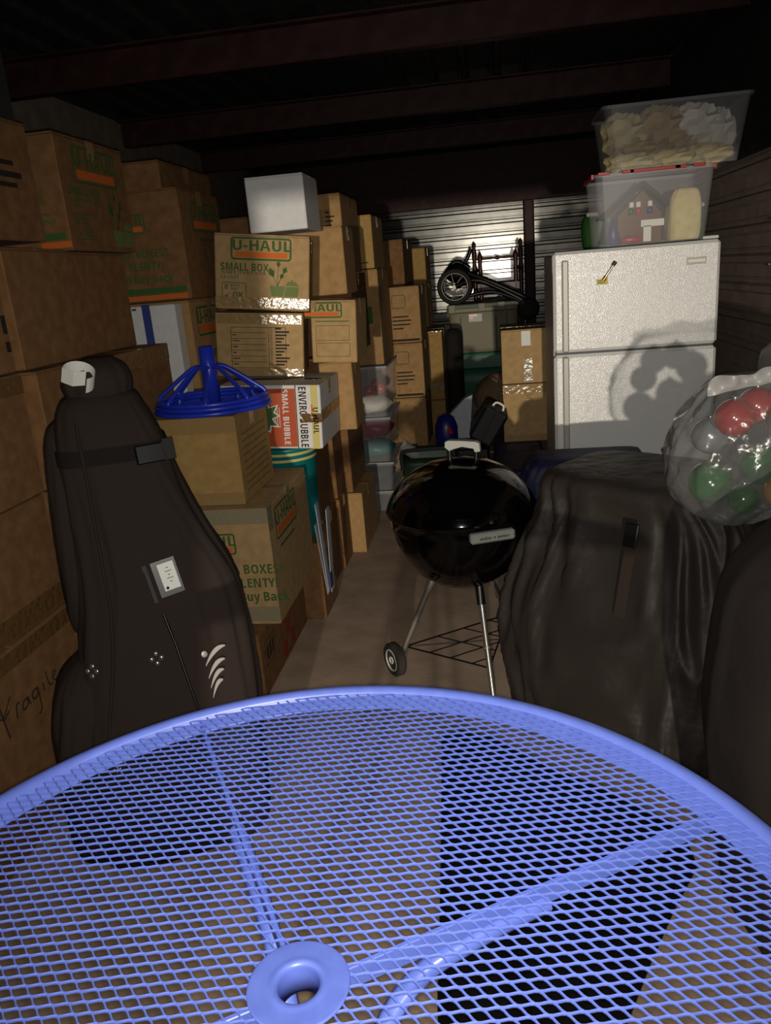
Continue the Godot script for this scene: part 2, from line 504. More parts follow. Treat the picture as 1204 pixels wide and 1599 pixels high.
# ------------------------------------------------------------------ scene
func _ready() -> void:
	var cam := Camera3D.new()
	cam.name = "camera"
	cam.fov = 2.0 * rad_to_deg(atan(799.5 / 1202.0))
	cam.basis = Basis(Vector3.UP, deg_to_rad(8.9)) * Basis(Vector3.RIGHT, -0.2984) * Basis(Vector3.BACK, -0.0832)
	cam.position = Vector3(0, 1.43, 0)
	cam.near = 0.02
	add_child(cam)
	var we := WorldEnvironment.new()
	we.name = "environment"
	var env := Environment.new()
	env.background_mode = Environment.BG_COLOR
	env.background_color = Color(0.012, 0.012, 0.014)
	env.tonemap_mode = Environment.TONE_MAPPER_LINEAR
	env.tonemap_exposure = 1.0
	env.sdfgi_enabled = true
	env.ssao_enabled = true
	env.ssil_enabled = true
	we.environment = env
	add_child(we)
	# the phone's own lamp, a thumb's width below its lens
	var lamp := SpotLight3D.new()
	lamp.name = "phone_lamp_light"
	lamp.position = Vector3(0.0, 1.43, 0.0) + cam.basis * Vector3(0.0, -0.005, -0.015)
	lamp.basis = cam.basis
	lamp.light_energy = 2.3
	lamp.light_color = Color(1.0, 0.98, 0.94)
	lamp.light_size = 0.004
	lamp.spot_range = 20.0
	lamp.spot_angle = 57.0
	lamp.spot_attenuation = 2.0
	lamp.spot_angle_attenuation = 1.0
	lamp.shadow_enabled = true
	add_child(lamp)
	# headlamp of a car standing outside, beyond the added half open door
	var head := OmniLight3D.new()
	head.name = "headlamp_light"
	head.position = Vector3(0.2, 1.1, 7.0)
	head.light_energy = 48.0
	head.light_color = Color(1.0, 0.95, 0.87)
	head.light_size = 0.07
	head.omni_range = 40.0
	head.omni_attenuation = 2.0
	head.shadow_enabled = true
	add_child(head)
	make_materials()
	build_room()
	build_table()
	build_left_wall_of_boxes()
	build_inner_boxes()
	build_far_boxes()
	build_fridge()
	build_kettle()
	build_covers()
	build_ornament_bag()
	build_golf_bag()
	build_umbrella_base()
	build_back_items()
	build_small_items()

# a ribbed steel sheet: ribs run along local x, sheet in the xy plane, ribs stand out towards +z
func ribbed(w: float, h: float, pitch: float, rib: float, depth: float, thick: float) -> Mb:
	var b := Mb.new()
	var pr := PackedVector2Array()
	pr.append(Vector2(0, 0))
	var y := pitch * 0.5
	while y + rib * 0.5 < h:
		pr.append(Vector2(y - rib * 0.5, 0))
		pr.append(Vector2(y - rib * 0.25, depth))
		pr.append(Vector2(y + rib * 0.25, depth))
		pr.append(Vector2(y + rib * 0.5, 0))
		if y + rib + 0.012 < h:
			pr.append(Vector2(y + rib * 0.5 + 0.012, 0))
			pr.append(Vector2(y + rib * 0.5 + 0.016, depth * 0.35))
			pr.append(Vector2(y + rib * 0.5 + 0.022, depth * 0.35))
			pr.append(Vector2(y + rib * 0.5 + 0.026, 0))
		y += pitch
	pr.append(Vector2(h, 0))
	for i in pr.size() - 1:
		var a := pr[i]
		var c := pr[i + 1]
		b.q(Vector3(0, a.x, a.y), Vector3(w, a.x, a.y), Vector3(w, c.x, c.y), Vector3(0, c.x, c.y))
	b.box(Vector3(w / 2, h / 2, -thick / 2 - 0.0005), Vector3(w, h, thick), 0.0)
	return b

func build_room() -> void:
	var f := struct("floor")
	var b := Mb.new()
	b.box(Vector3(-0.70, -0.06, -4.2), Vector3(4.0, 0.12, 10.2), 0.0)
	part("slab", b, M.concrete, f)
	var wl := struct("wall_left")
	b = Mb.new()
	b.box(Vector3(-2.66, 1.31, -4.2), Vector3(0.12, 2.62, 10.2), 0.0)
	part("sheet", b, M.steel_side, wl)
	var wr := struct("wall_right", Vector3(1.2, 0, 0.9))
	wr.rotation.y = -PI / 2
	for k in 5:
		b = ribbed(2.0 if k < 5 else 1.0, 1.82, 0.13, 0.05, 0.022, 0.08)
		b.xf = Transform3D()
		var o := part("steel_panel", b, M.steel_side, wr)
		o.position = Vector3(-10.0 + 2.0 * k, 0, 0)
	wr.position = Vector3(1.2, 0, 0.9)
	var up := Mb.new()
	up.box(Vector3(-5.0, 2.22, -0.045), Vector3(10.0, 0.80, 0.08), 0.0)
	part("upper_sheet", up, M.steel_roof, wr)
	for p in [Vector2(-4.62, 1.53), Vector2(-4.62, 1.34), Vector2(-4.55, 0.99)]:
		b = Mb.new()
		b.ball(Vector3(p.x, p.y, 0.003), Vector3(0.008, 0.008, 0.005), 8)
		part("screw", b, M.chrome, wr)
	var wb := struct("wall_back", Vector3(-2.65, 0, -9.1))
	for k in 2:
		b = ribbed([3.01, 0.9][k], 2.1, 0.13, 0.05, 0.02, 0.08)
		var o := part("steel_panel", b, M.steel_white, wb)
		o.position = Vector3([0.0, 3.03][k], 0, 0)
	var t1 := struct("trim_1")
	b = Mb.new()
	b.box(Vector3(-0.70, 2.34, -9.02), Vector3(3.78, 0.54, 0.12), 0.004)
	part("beam", b, M.oxide_steel, t1)
	var t2 := struct("trim_2")
	b = Mb.new()
	for x in [0.375, 0.465]:
		b.box(Vector3(x, 1.04, -8.99), Vector3(0.012, 2.08, 0.13), 0.002)
	b.box(Vector3(0.42, 1.04, -9.05), Vector3(0.1, 2.08, 0.012), 0.002)
	part("post", b, M.oxide_steel, t2)
	var n := 3
	for z in [0.35, -1.2, -2.68, -4.16, -5.8, -7.4]:
		var tr := struct("trim_%d" % n)
		n += 1
		b = Mb.new()
		b.box(Vector3(-0.70, 2.535, z), Vector3(3.78, 0.16, 0.012), 0.002)
		b.box(Vector3(-0.70, 2.457, z - 0.03), Vector3(3.78, 0.012, 0.07), 0.002)
		b.box(Vector3(-0.70, 2.612, z + 0.03), Vector3(3.78, 0.012, 0.07), 0.002)
		part("purlin", b, M.oxide_steel, tr)
	var c := struct("ceiling", Vector3(1.2, 2.62, 0.9))
	for k in 7:
		b = ribbed(10.1, 0.612, 0.204, 0.06, 0.03, 0.06)
		var o := part("roof_panel", b, M.steel_roof, c)
		o.transform = Transform3D(Basis(Vector3(0, 0, -1), Vector3(-1, 0, 0), Vector3(0, -1, 0)), Vector3(-0.612 * k, 0.03, 0))
	var wf := struct("added_wall_front")  # unseen panel, added so that its edge shades the left boxes
	b = Mb.new()
	b.box(Vector3(-1.605, 1.31, 0.76), Vector3(2.23, 2.62, 0.08), 0.0)
	part("sheet", b, M.steel_side, wf)
	var d := struct("added_door_1")  # unseen door, added and lowered to cut off the headlamp's upper light
	for k in 11:
		b = Mb.new()
		b.box(Vector3(0.35, 1.552 + 0.1 * k, 0.72), Vector3(1.70, 0.098, 0.03), 0.006)
		part("slat", b, M.steel_side, d)

# ------------------------------------------------------------------ table
func build_table() -> void:
	var t := thing("patio_table", "round blue steel mesh patio table with an umbrella hole, filling the foreground", "table", Vector3(-0.229, 0, -0.604))
	var m: Material = M.table_blue
	var b := Mb.new()
	b.lathe([Vector2(0.575, 0.705), Vector2(0.606, 0.700), Vector2(0.611, 0.704), Vector2(0.613, 0.714), Vector2(0.611, 0.724), Vector2(0.605, 0.729), Vector2(0.597, 0.730), Vector2(0.590, 0.728), Vector2(0.586, 0.722), Vector2(0.584, 0.714), Vector2(0.558, 0.7125), Vector2(0.558, 0.709), Vector2(0.575, 0.705)], 160)
	part("rim", b, m, t)
	# expanded steel sheet: strands between the bonds of a diamond lattice
	b = Mb.new()
	var dl := Vector2(cos(deg_to_rad(16.0)), sin(deg_to_rad(16.0))) * 0.0313
	var ds := Vector2(cos(deg_to_rad(108.0)), sin(deg_to_rad(108.0))) * 0.0156
	var n := Vector2(-dl.y, dl.x).normalized()
	var y := 0.7225
	for i in range(-42, 42):
		for j in range(-84, 84):
			if (i + j) % 2 == 0: continue
			var p := dl * (i * 0.5) + ds * (j * 0.5)
			if p.length() > 0.63: continue
			for s in [-1.0, 1.0]:
				var q: Vector2 = p + dl * 0.5 + ds * (0.5 * s)
				if p.length() > 0.592 or q.length() > 0.592 or (p.length() < 0.045 and q.length() < 0.045): continue
				var prev: Array = []
				for k in 5:
					var f := k / 4.0
					var g: float = lerpf(f, f * f * (3.0 - 2.0 * f), 0.85)
					var c: Vector2 = p + dl * (0.5 * f) + ds * (0.5 * s * g)
					var wv: Vector2 = n * 0.00112
					var top := Vector3(c.x, y, c.y)
					var e := Vector3(wv.x, 0, wv.y)
					var lift := Vector3(0, 0.0005, 0)
					var ring := [top - e + lift, top + e - lift, top + e - lift - Vector3(0, 0.0014, 0), top - e + lift - Vector3(0, 0.0014, 0)]
					if k:
						for r in 4:
							var r2 := (r + 1) % 4
							b.q(prev[r], prev[r2], ring[r2], ring[r])
					prev = ring
	part("mesh_panel", b, m, t)
	for k in 4:
		b = Mb.new()
		var a := deg_to_rad(30.7 + 90.0 * k)
		b.xf = Transform3D(Basis(Vector3.UP, a), Vector3.ZERO)
		b.box(Vector3(0.311, 0.7055, 0), Vector3(0.53, 0.028, 0.006), 0.001)
		part("rib", b, m, t)
	b = Mb.new()
	b.lathe([Vector2(0.0215, 0.690), Vector2(0.028, 0.690), Vector2(0.028, 0.720), Vector2(0.0535, 0.7215), Vector2(0.0550, 0.7235), Vector2(0.0548, 0.7250), Vector2(0.0540, 0.7257), Vector2(0.0525, 0.7259), Vector2(0.045, 0.7259), Vector2(0.036, 0.7259), Vector2(0.0335, 0.7260), Vector2(0.0305, 0.7266), Vector2(0.0275, 0.7270), Vector2(0.0250, 0.7262), Vector2(0.0230, 0.7240), Vector2(0.0220, 0.722), Vector2(0.0217, 0.712), Vector2(0.0215, 0.690)], 48)
	part("umbrella_collar", b, m, t)
	for k in 4:
		b = Mb.new()
		var a := deg_to_rad(30.7 + 90.0 * k)
		b.xf = Transform3D(Basis(Vector3.UP, a), Vector3.ZERO)
		var pts: Array = []
		for v in curve([Vector3(0.31, 0.692, 0), Vector3(0.22, 0.685, 0), Vector3(0.13, 0.660, 0), Vector3(0.075, 0.58, 0), Vector3(0.06, 0.45, 0), Vector3(0.085, 0.32, 0), Vector3(0.19, 0.14, 0), Vector3(0.36, 0.018, 0)], 4): pts.append(v)
		b.tube(pts, 0.0125, 8)
		part("leg", b, m, t)
	b = Mb.new()
	var ring: Array = []
	for k in 32: ring.append(Vector3(cos(TAU * k / 32) * 0.05, 0.42, sin(TAU * k / 32) * 0.05))
	b.tube(ring, 0.008, 8, true)
	part("leg_ring", b, m, t)

func curve(p: Array, sub: int) -> Array:   # Catmull-Rom through the points
	var out: Array = []
	for i in p.size() - 1:
		var a = p[maxi(i - 1, 0)]
		var b = p[i]
		var c = p[i + 1]
		var d = p[mini(i + 2, p.size() - 1)]
		for s in sub:
			var t := float(s) / sub
			out.append(0.5 * ((2.0 * b) + (c - a) * t + (2.0 * a - 5.0 * b + 4.0 * c - d) * t * t + (3.0 * b - a - 3.0 * c + d) * t * t * t))
	out.append(p[p.size() - 1])
	return out

# ------------------------------------------------------------------ boxes along the left wall
func build_left_wall_of_boxes() -> void:
	var P: Print
	var dark := {"mat": "kraft_dark", "seal": false, "group": "plain brown cartons along the left wall"}  # this row's dimness is painted in through the darkened kraft
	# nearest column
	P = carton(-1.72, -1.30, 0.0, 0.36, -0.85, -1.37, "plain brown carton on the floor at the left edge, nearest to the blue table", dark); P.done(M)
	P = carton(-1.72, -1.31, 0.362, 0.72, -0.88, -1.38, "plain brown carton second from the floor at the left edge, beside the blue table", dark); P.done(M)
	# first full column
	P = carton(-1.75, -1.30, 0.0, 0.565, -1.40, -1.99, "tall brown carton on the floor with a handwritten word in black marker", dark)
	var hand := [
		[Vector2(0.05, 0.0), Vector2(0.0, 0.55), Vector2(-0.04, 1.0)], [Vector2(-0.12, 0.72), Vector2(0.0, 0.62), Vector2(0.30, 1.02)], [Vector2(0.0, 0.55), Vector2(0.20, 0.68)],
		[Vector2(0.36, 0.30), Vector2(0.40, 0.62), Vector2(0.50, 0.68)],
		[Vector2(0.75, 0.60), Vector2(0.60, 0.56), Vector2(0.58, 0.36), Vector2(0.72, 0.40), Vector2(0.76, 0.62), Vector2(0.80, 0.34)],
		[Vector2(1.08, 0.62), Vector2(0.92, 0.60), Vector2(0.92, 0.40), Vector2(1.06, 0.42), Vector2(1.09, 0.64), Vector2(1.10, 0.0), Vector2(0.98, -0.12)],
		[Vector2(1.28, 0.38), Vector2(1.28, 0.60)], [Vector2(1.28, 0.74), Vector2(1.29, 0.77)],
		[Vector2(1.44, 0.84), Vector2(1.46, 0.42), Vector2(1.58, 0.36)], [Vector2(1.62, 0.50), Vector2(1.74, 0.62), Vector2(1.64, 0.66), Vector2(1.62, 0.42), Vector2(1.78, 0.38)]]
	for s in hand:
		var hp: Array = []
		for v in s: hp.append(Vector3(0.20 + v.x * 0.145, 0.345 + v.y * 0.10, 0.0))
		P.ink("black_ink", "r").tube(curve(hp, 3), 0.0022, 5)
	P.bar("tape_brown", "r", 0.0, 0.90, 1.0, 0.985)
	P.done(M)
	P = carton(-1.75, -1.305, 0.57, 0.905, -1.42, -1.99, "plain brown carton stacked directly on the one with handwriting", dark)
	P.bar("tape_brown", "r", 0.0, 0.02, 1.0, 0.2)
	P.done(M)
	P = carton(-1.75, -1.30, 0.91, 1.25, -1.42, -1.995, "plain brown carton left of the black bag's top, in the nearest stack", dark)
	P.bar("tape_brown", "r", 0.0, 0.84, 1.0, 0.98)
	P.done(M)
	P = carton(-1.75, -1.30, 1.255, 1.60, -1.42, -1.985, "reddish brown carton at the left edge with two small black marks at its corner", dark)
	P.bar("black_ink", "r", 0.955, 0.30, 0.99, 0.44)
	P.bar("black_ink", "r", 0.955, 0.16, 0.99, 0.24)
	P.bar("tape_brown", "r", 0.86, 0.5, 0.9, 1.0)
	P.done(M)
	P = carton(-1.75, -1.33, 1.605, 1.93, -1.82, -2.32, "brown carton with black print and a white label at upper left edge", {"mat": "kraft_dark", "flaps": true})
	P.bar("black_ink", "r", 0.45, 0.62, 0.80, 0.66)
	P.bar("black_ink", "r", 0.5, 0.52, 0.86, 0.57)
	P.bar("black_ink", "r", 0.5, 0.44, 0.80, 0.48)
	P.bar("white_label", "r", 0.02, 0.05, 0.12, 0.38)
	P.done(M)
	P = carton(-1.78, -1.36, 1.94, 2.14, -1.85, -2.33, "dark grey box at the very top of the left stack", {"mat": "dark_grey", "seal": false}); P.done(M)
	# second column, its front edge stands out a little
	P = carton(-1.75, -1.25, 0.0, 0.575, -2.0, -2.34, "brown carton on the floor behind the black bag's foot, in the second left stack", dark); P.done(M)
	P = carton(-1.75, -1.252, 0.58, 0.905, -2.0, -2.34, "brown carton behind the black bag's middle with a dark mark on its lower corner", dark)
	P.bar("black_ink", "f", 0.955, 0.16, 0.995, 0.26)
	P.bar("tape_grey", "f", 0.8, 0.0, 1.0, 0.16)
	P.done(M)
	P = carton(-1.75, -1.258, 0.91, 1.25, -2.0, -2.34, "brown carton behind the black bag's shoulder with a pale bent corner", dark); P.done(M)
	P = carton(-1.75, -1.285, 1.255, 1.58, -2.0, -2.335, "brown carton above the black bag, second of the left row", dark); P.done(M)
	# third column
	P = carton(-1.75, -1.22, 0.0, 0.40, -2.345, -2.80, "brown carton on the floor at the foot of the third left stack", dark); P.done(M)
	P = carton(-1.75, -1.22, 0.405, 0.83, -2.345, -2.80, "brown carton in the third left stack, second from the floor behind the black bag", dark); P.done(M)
	P = carton(-1.75, -1.222, 0.835, 1.25, -2.345, -2.83, "shaded brown carton with torn tape on top, just behind the black bag's hood", {"mat": "kraft_dark"})
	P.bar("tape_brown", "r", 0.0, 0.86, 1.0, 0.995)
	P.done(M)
	P = carton(-1.75, -1.30, 1.255, 1.575, -2.345, -2.745, "plain shaded brown carton under the printed box at the top of the left stack", dark); P.done(M)
	P = carton(-1.64, -1.30, 1.58, 1.925, -2.41, -2.87, "small moving box with green and orange print, topmost on the left stack", {"mat": "kraft_dark"})  # same board as other moving boxes, colour darkened to imitate shade
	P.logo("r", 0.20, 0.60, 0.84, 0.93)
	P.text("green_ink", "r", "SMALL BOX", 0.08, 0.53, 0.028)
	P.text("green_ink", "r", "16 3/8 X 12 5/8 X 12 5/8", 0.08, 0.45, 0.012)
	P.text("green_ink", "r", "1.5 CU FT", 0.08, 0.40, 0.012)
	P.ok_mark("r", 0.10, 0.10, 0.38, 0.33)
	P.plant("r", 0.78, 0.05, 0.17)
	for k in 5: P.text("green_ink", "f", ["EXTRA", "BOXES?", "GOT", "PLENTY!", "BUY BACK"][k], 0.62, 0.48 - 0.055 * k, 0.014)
	P.bar("green_ink", "f", 0.70, 0.10, 0.96, 0.16)
	P.bar("orange_ink", "f", 0.70, 0.03, 1.0, 0.085)
	P.done(M)
	# boxes deeper in, behind the third column
	P = carton(-1.62, -1.21, 0.0, 0.52, -2.98, -3.45, "brown carton on the floor under the large printed boxes, behind the blue umbrella stand", dark); P.done(M)
	P = carton(-1.62, -1.21, 0.525, 1.045, -2.98, -3.45, "brown carton right under the medium moving box, behind the blue umbrella stand", dark); P.done(M)
	P = carton(-1.62, -1.175, 1.05, 1.395, -2.985, -3.43, "medium moving box with a logo on its side, above the blue umbrella stand", {"mat": "kraft"})
	P.logo("r", 0.14, 0.58, 0.80, 0.92)
	P.text("green_ink", "r", "MEDIUM BOX", 0.10, 0.36, 0.034)
	P.done(M)
	P = carton(-1.62, -1.155, 1.40, 1.805, -2.98, -3.43, "large moving box with a green and orange stripe along its lower front", {"mat": "kraft_dark"})  # darkened kraft stands in for shade on this box
	P.logo("f", 0.30, 0.62, 0.69, 0.80)
	P.buy_back("f", 0.30, 0.44, 0.030)
	P.bar("green_ink", "f", 0.02, 0.075, 0.97, 0.125)
	P.bar("orange_ink", "f", 0.02, 0.015, 0.97, 0.06)
	P.logo("r", 0.25, 0.62, 0.92, 0.90)
	P.bar("green_ink", "r", 0.4, 0.54, 0.8, 0.565)
	P.done(M)
	P = carton(-1.66, -1.24, 1.81, 1.915, -3.05, -3.62, "flat shallow brown carton lying on top of the striped moving box", {"mat": "kraft_dark"}); P.done(M)
	P = carton(-1.65, -1.215, 0.0, 1.395, -3.60, -3.95, "tall brown carton on the floor behind the medium and striped moving boxes", {"mat": "kraft_dark"}); P.done(M)
	P = carton(-1.65, -1.09, 1.40, 1.73, -3.62, -3.95, "brown carton in shade between the striped moving box and the plain white box", {"mat": "kraft_dark"}); P.done(M)
	P = carton(-1.42, -1.20, 0.95, 1.393, -2.90, -2.972, "flat white box with a dark blue stripe leaning below the striped moving box", {"mat": "white_board", "name": "flat_box", "seal": false, "flaps": false})
	P.bar("blue_board", "f", 0.40, 0.0, 0.55, 1.0)
	P.text("black_ink", "f", "FRAGILE", 0.66, 0.27, 0.022, true, 1.0, -PI / 2)
	P.bar("black_ink", "f", 0.22, 0.955, 0.30, 0.97)
	P.done(M)

# ------------------------------------------------------------------ boxes in the inner row
func build_inner_boxes() -> void:
	var P: Print
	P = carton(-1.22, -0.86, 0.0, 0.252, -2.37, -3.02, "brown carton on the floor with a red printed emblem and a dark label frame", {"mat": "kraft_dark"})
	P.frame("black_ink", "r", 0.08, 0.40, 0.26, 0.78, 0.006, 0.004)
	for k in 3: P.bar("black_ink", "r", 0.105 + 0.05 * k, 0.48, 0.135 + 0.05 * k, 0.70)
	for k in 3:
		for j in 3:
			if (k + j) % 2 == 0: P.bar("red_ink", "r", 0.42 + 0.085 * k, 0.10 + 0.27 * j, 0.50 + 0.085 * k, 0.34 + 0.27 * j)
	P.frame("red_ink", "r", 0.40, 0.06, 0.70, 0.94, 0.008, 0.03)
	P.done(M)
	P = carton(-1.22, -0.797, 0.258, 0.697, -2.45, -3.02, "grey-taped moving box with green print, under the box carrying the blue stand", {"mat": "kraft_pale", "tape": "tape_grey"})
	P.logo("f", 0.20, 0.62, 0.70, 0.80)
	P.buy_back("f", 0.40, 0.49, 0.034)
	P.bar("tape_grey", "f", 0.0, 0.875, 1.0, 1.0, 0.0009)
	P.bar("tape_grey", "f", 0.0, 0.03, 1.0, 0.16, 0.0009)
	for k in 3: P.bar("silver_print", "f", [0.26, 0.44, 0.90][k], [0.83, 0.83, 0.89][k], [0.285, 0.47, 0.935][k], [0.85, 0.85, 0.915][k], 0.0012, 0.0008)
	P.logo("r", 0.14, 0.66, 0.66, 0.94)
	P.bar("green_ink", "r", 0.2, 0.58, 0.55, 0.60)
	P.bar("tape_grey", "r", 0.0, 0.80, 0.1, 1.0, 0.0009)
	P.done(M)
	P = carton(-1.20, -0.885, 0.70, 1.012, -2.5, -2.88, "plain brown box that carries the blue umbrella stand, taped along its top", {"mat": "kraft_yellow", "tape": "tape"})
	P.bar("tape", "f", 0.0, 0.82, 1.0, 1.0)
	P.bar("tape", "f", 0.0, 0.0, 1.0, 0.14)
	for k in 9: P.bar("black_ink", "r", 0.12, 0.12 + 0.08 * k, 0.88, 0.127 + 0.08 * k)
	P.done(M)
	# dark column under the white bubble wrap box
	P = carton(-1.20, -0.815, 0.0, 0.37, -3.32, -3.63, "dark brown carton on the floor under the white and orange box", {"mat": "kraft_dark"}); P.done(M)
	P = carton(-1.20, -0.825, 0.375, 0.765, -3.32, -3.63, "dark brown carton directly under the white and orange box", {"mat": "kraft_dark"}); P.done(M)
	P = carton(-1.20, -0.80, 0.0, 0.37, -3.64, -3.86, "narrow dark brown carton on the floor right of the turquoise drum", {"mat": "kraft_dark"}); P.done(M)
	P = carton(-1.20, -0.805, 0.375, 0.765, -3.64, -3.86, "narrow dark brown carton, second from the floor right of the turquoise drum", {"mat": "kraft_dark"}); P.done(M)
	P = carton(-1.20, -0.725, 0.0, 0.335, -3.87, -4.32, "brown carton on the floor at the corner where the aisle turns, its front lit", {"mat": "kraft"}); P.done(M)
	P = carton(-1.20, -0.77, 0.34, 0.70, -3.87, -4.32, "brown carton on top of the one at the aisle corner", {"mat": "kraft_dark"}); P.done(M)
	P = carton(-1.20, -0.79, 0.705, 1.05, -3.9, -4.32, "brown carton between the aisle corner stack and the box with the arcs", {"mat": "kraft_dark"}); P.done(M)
	# the white and orange box
	P = carton(-1.124, -0.704, 0.786, 1.044, -3.0, -3.37, "white and orange bubble wrap box with big black lettering", {"mat": "white_board", "tape": "tape_brown", "tilt": -0.05})
	P.bar("orange_board", "f", 0.0, 0.03, 0.755, 0.95)
	P.bar("black_ink", "f", 0.757, 0.0, 0.765, 1.0)
	P.text("black_ink", "f", "ENVIRO BUBBLE", 0.825, 0.50, 0.031, true, 0.75, -PI / 2, 0.0008)
	P.text("white_board", "f", "SMALL BUBBLE", 0.655, 0.50, 0.024, true, 0.95, -PI / 2, 0.0013)
	for k in 3: P.bar("white_board", "f", 0.545 + 0.022 * k, 0.34, 0.550 + 0.022 * k, 0.66, 0.0012)
	var st := PackedVector2Array()
	for k in 22:
		var r: float = (0.085 if k % 2 == 0 else 0.052)
		st.append(Vector2(0.175, 0.135) + Vector2(cos(TAU * k / 22), sin(TAU * k / 22)) * r * (0.9 + 0.2 * ((k * 5) % 3) / 2.0))
	P.ink("white_board", "f", 0.0012).prism(st, 0.0, 0.0002)
	var st2 := PackedVector2Array()
	for v in st: st2.append(Vector2(0.175, 0.135) + (v - Vector2(0.175, 0.135)) * 0.88)
	P.ink("green_ink", "f", 0.0016).prism(st2, 0.0, 0.0002)
	P.bar("paper_yellow", "f", 0.905, 0.0, 0.975, 1.0)
	P.text("black_ink", "f", "U HAUL", 0.945, 0.45, 0.022, true, 1.0, -PI / 2, 0.0013)
	P.bar("orange_ink", "f", 0.905, 0.55, 0.92, 0.7, 0.0010)
	P.bar("tape_brown", "r", 0.0, 0.42, 1.0, 0.60)
	P.bar("tape_brown", "f", 0.80, 0.42, 1.0, 0.56, 0.0012)
	P.done(M)
	# list box, small moving box, white box
	P = carton(-1.20, -0.835, 1.060, 1.320, -3.2, -3.56, "moving box with a blank contents list, right under the small moving box", {"mat": "kraft_pale", "tilt": -0.09, "yaw": 0.17})
	P.form("f", 0.17, 0.13, 0.80, 0.78)
	P.bar("tape", "f", 0.02, 0.83, 0.98, 0.97)
	P.bar("tape", "f", 0.0, 0.0, 1.0, 0.12)
	P.done(M)
	P = carton(-1.170, -0.786, 1.330, 1.625, -3.2, -3.56, "small moving box with a bold lit logo and plant drawing, under the white box", {"mat": "kraft_pale", "tilt": -0.118, "yaw": 0.18})
	P.logo("f", 0.17, 0.66, 0.81, 0.96)
	P.text("green_ink", "f", "SMALL BOX", 0.06, 0.565, 0.030, false, 0.86)
	P.text("green_ink", "f", "16 3/8 X 12 5/8 X 12 5/8", 0.06, 0.49, 0.012)
	P.text("green_ink", "f", "1.5 CU FT", 0.06, 0.43, 0.012)
	P.ok_mark("f", 0.07, 0.13, 0.33, 0.36)
	P.plant("f", 0.70, 0.19, 0.13)
	P.bar("tape", "f", 0.0, 0.03, 1.0, 0.17)
	P.done(M)
	P = carton(-0.968, -0.728, 1.632, 1.842, -3.24, -3.50, "plain white box standing on top of the small moving box, partly in bright light", {"mat": "white_board", "seal": false}); P.done(M)
	# to the right of them
	P = carton(-0.94, -0.655, 1.36, 1.655, -3.60, -3.88, "brown box just behind the small moving box, only its lit upper corner showing", {"mat": "kraft"}); P.done(M)
	P = carton(-0.78, -0.585, 1.085, 1.345, -3.30, -3.58, "brown box with part of a logo, leaning right of the list box", {"mat": "kraft_pale", "tilt": -0.06})
	P.logo("f", -0.35, 0.72, 0.70, 0.97)
	P.bar("green_ink", "f", 0.1, 0.66, 0.85, 0.675)
	P.frame("black_ink", "f", 0.1, 0.36, 0.85, 0.60, 0.0015, 0.003)
	P.frame("black_ink", "f", 0.1, 0.10, 0.85, 0.32, 0.0015, 0.003)
	P.bar("tape", "f", 0.0, 0.86, 0.12, 1.0, 0.001)
	P.done(M)
	P = carton(-0.78, -0.63, 0.77, 1.075, -3.40, -3.62, "brown box squeezed between the white and orange box and the leaning box", {"mat": "kraft"}); P.done(M)

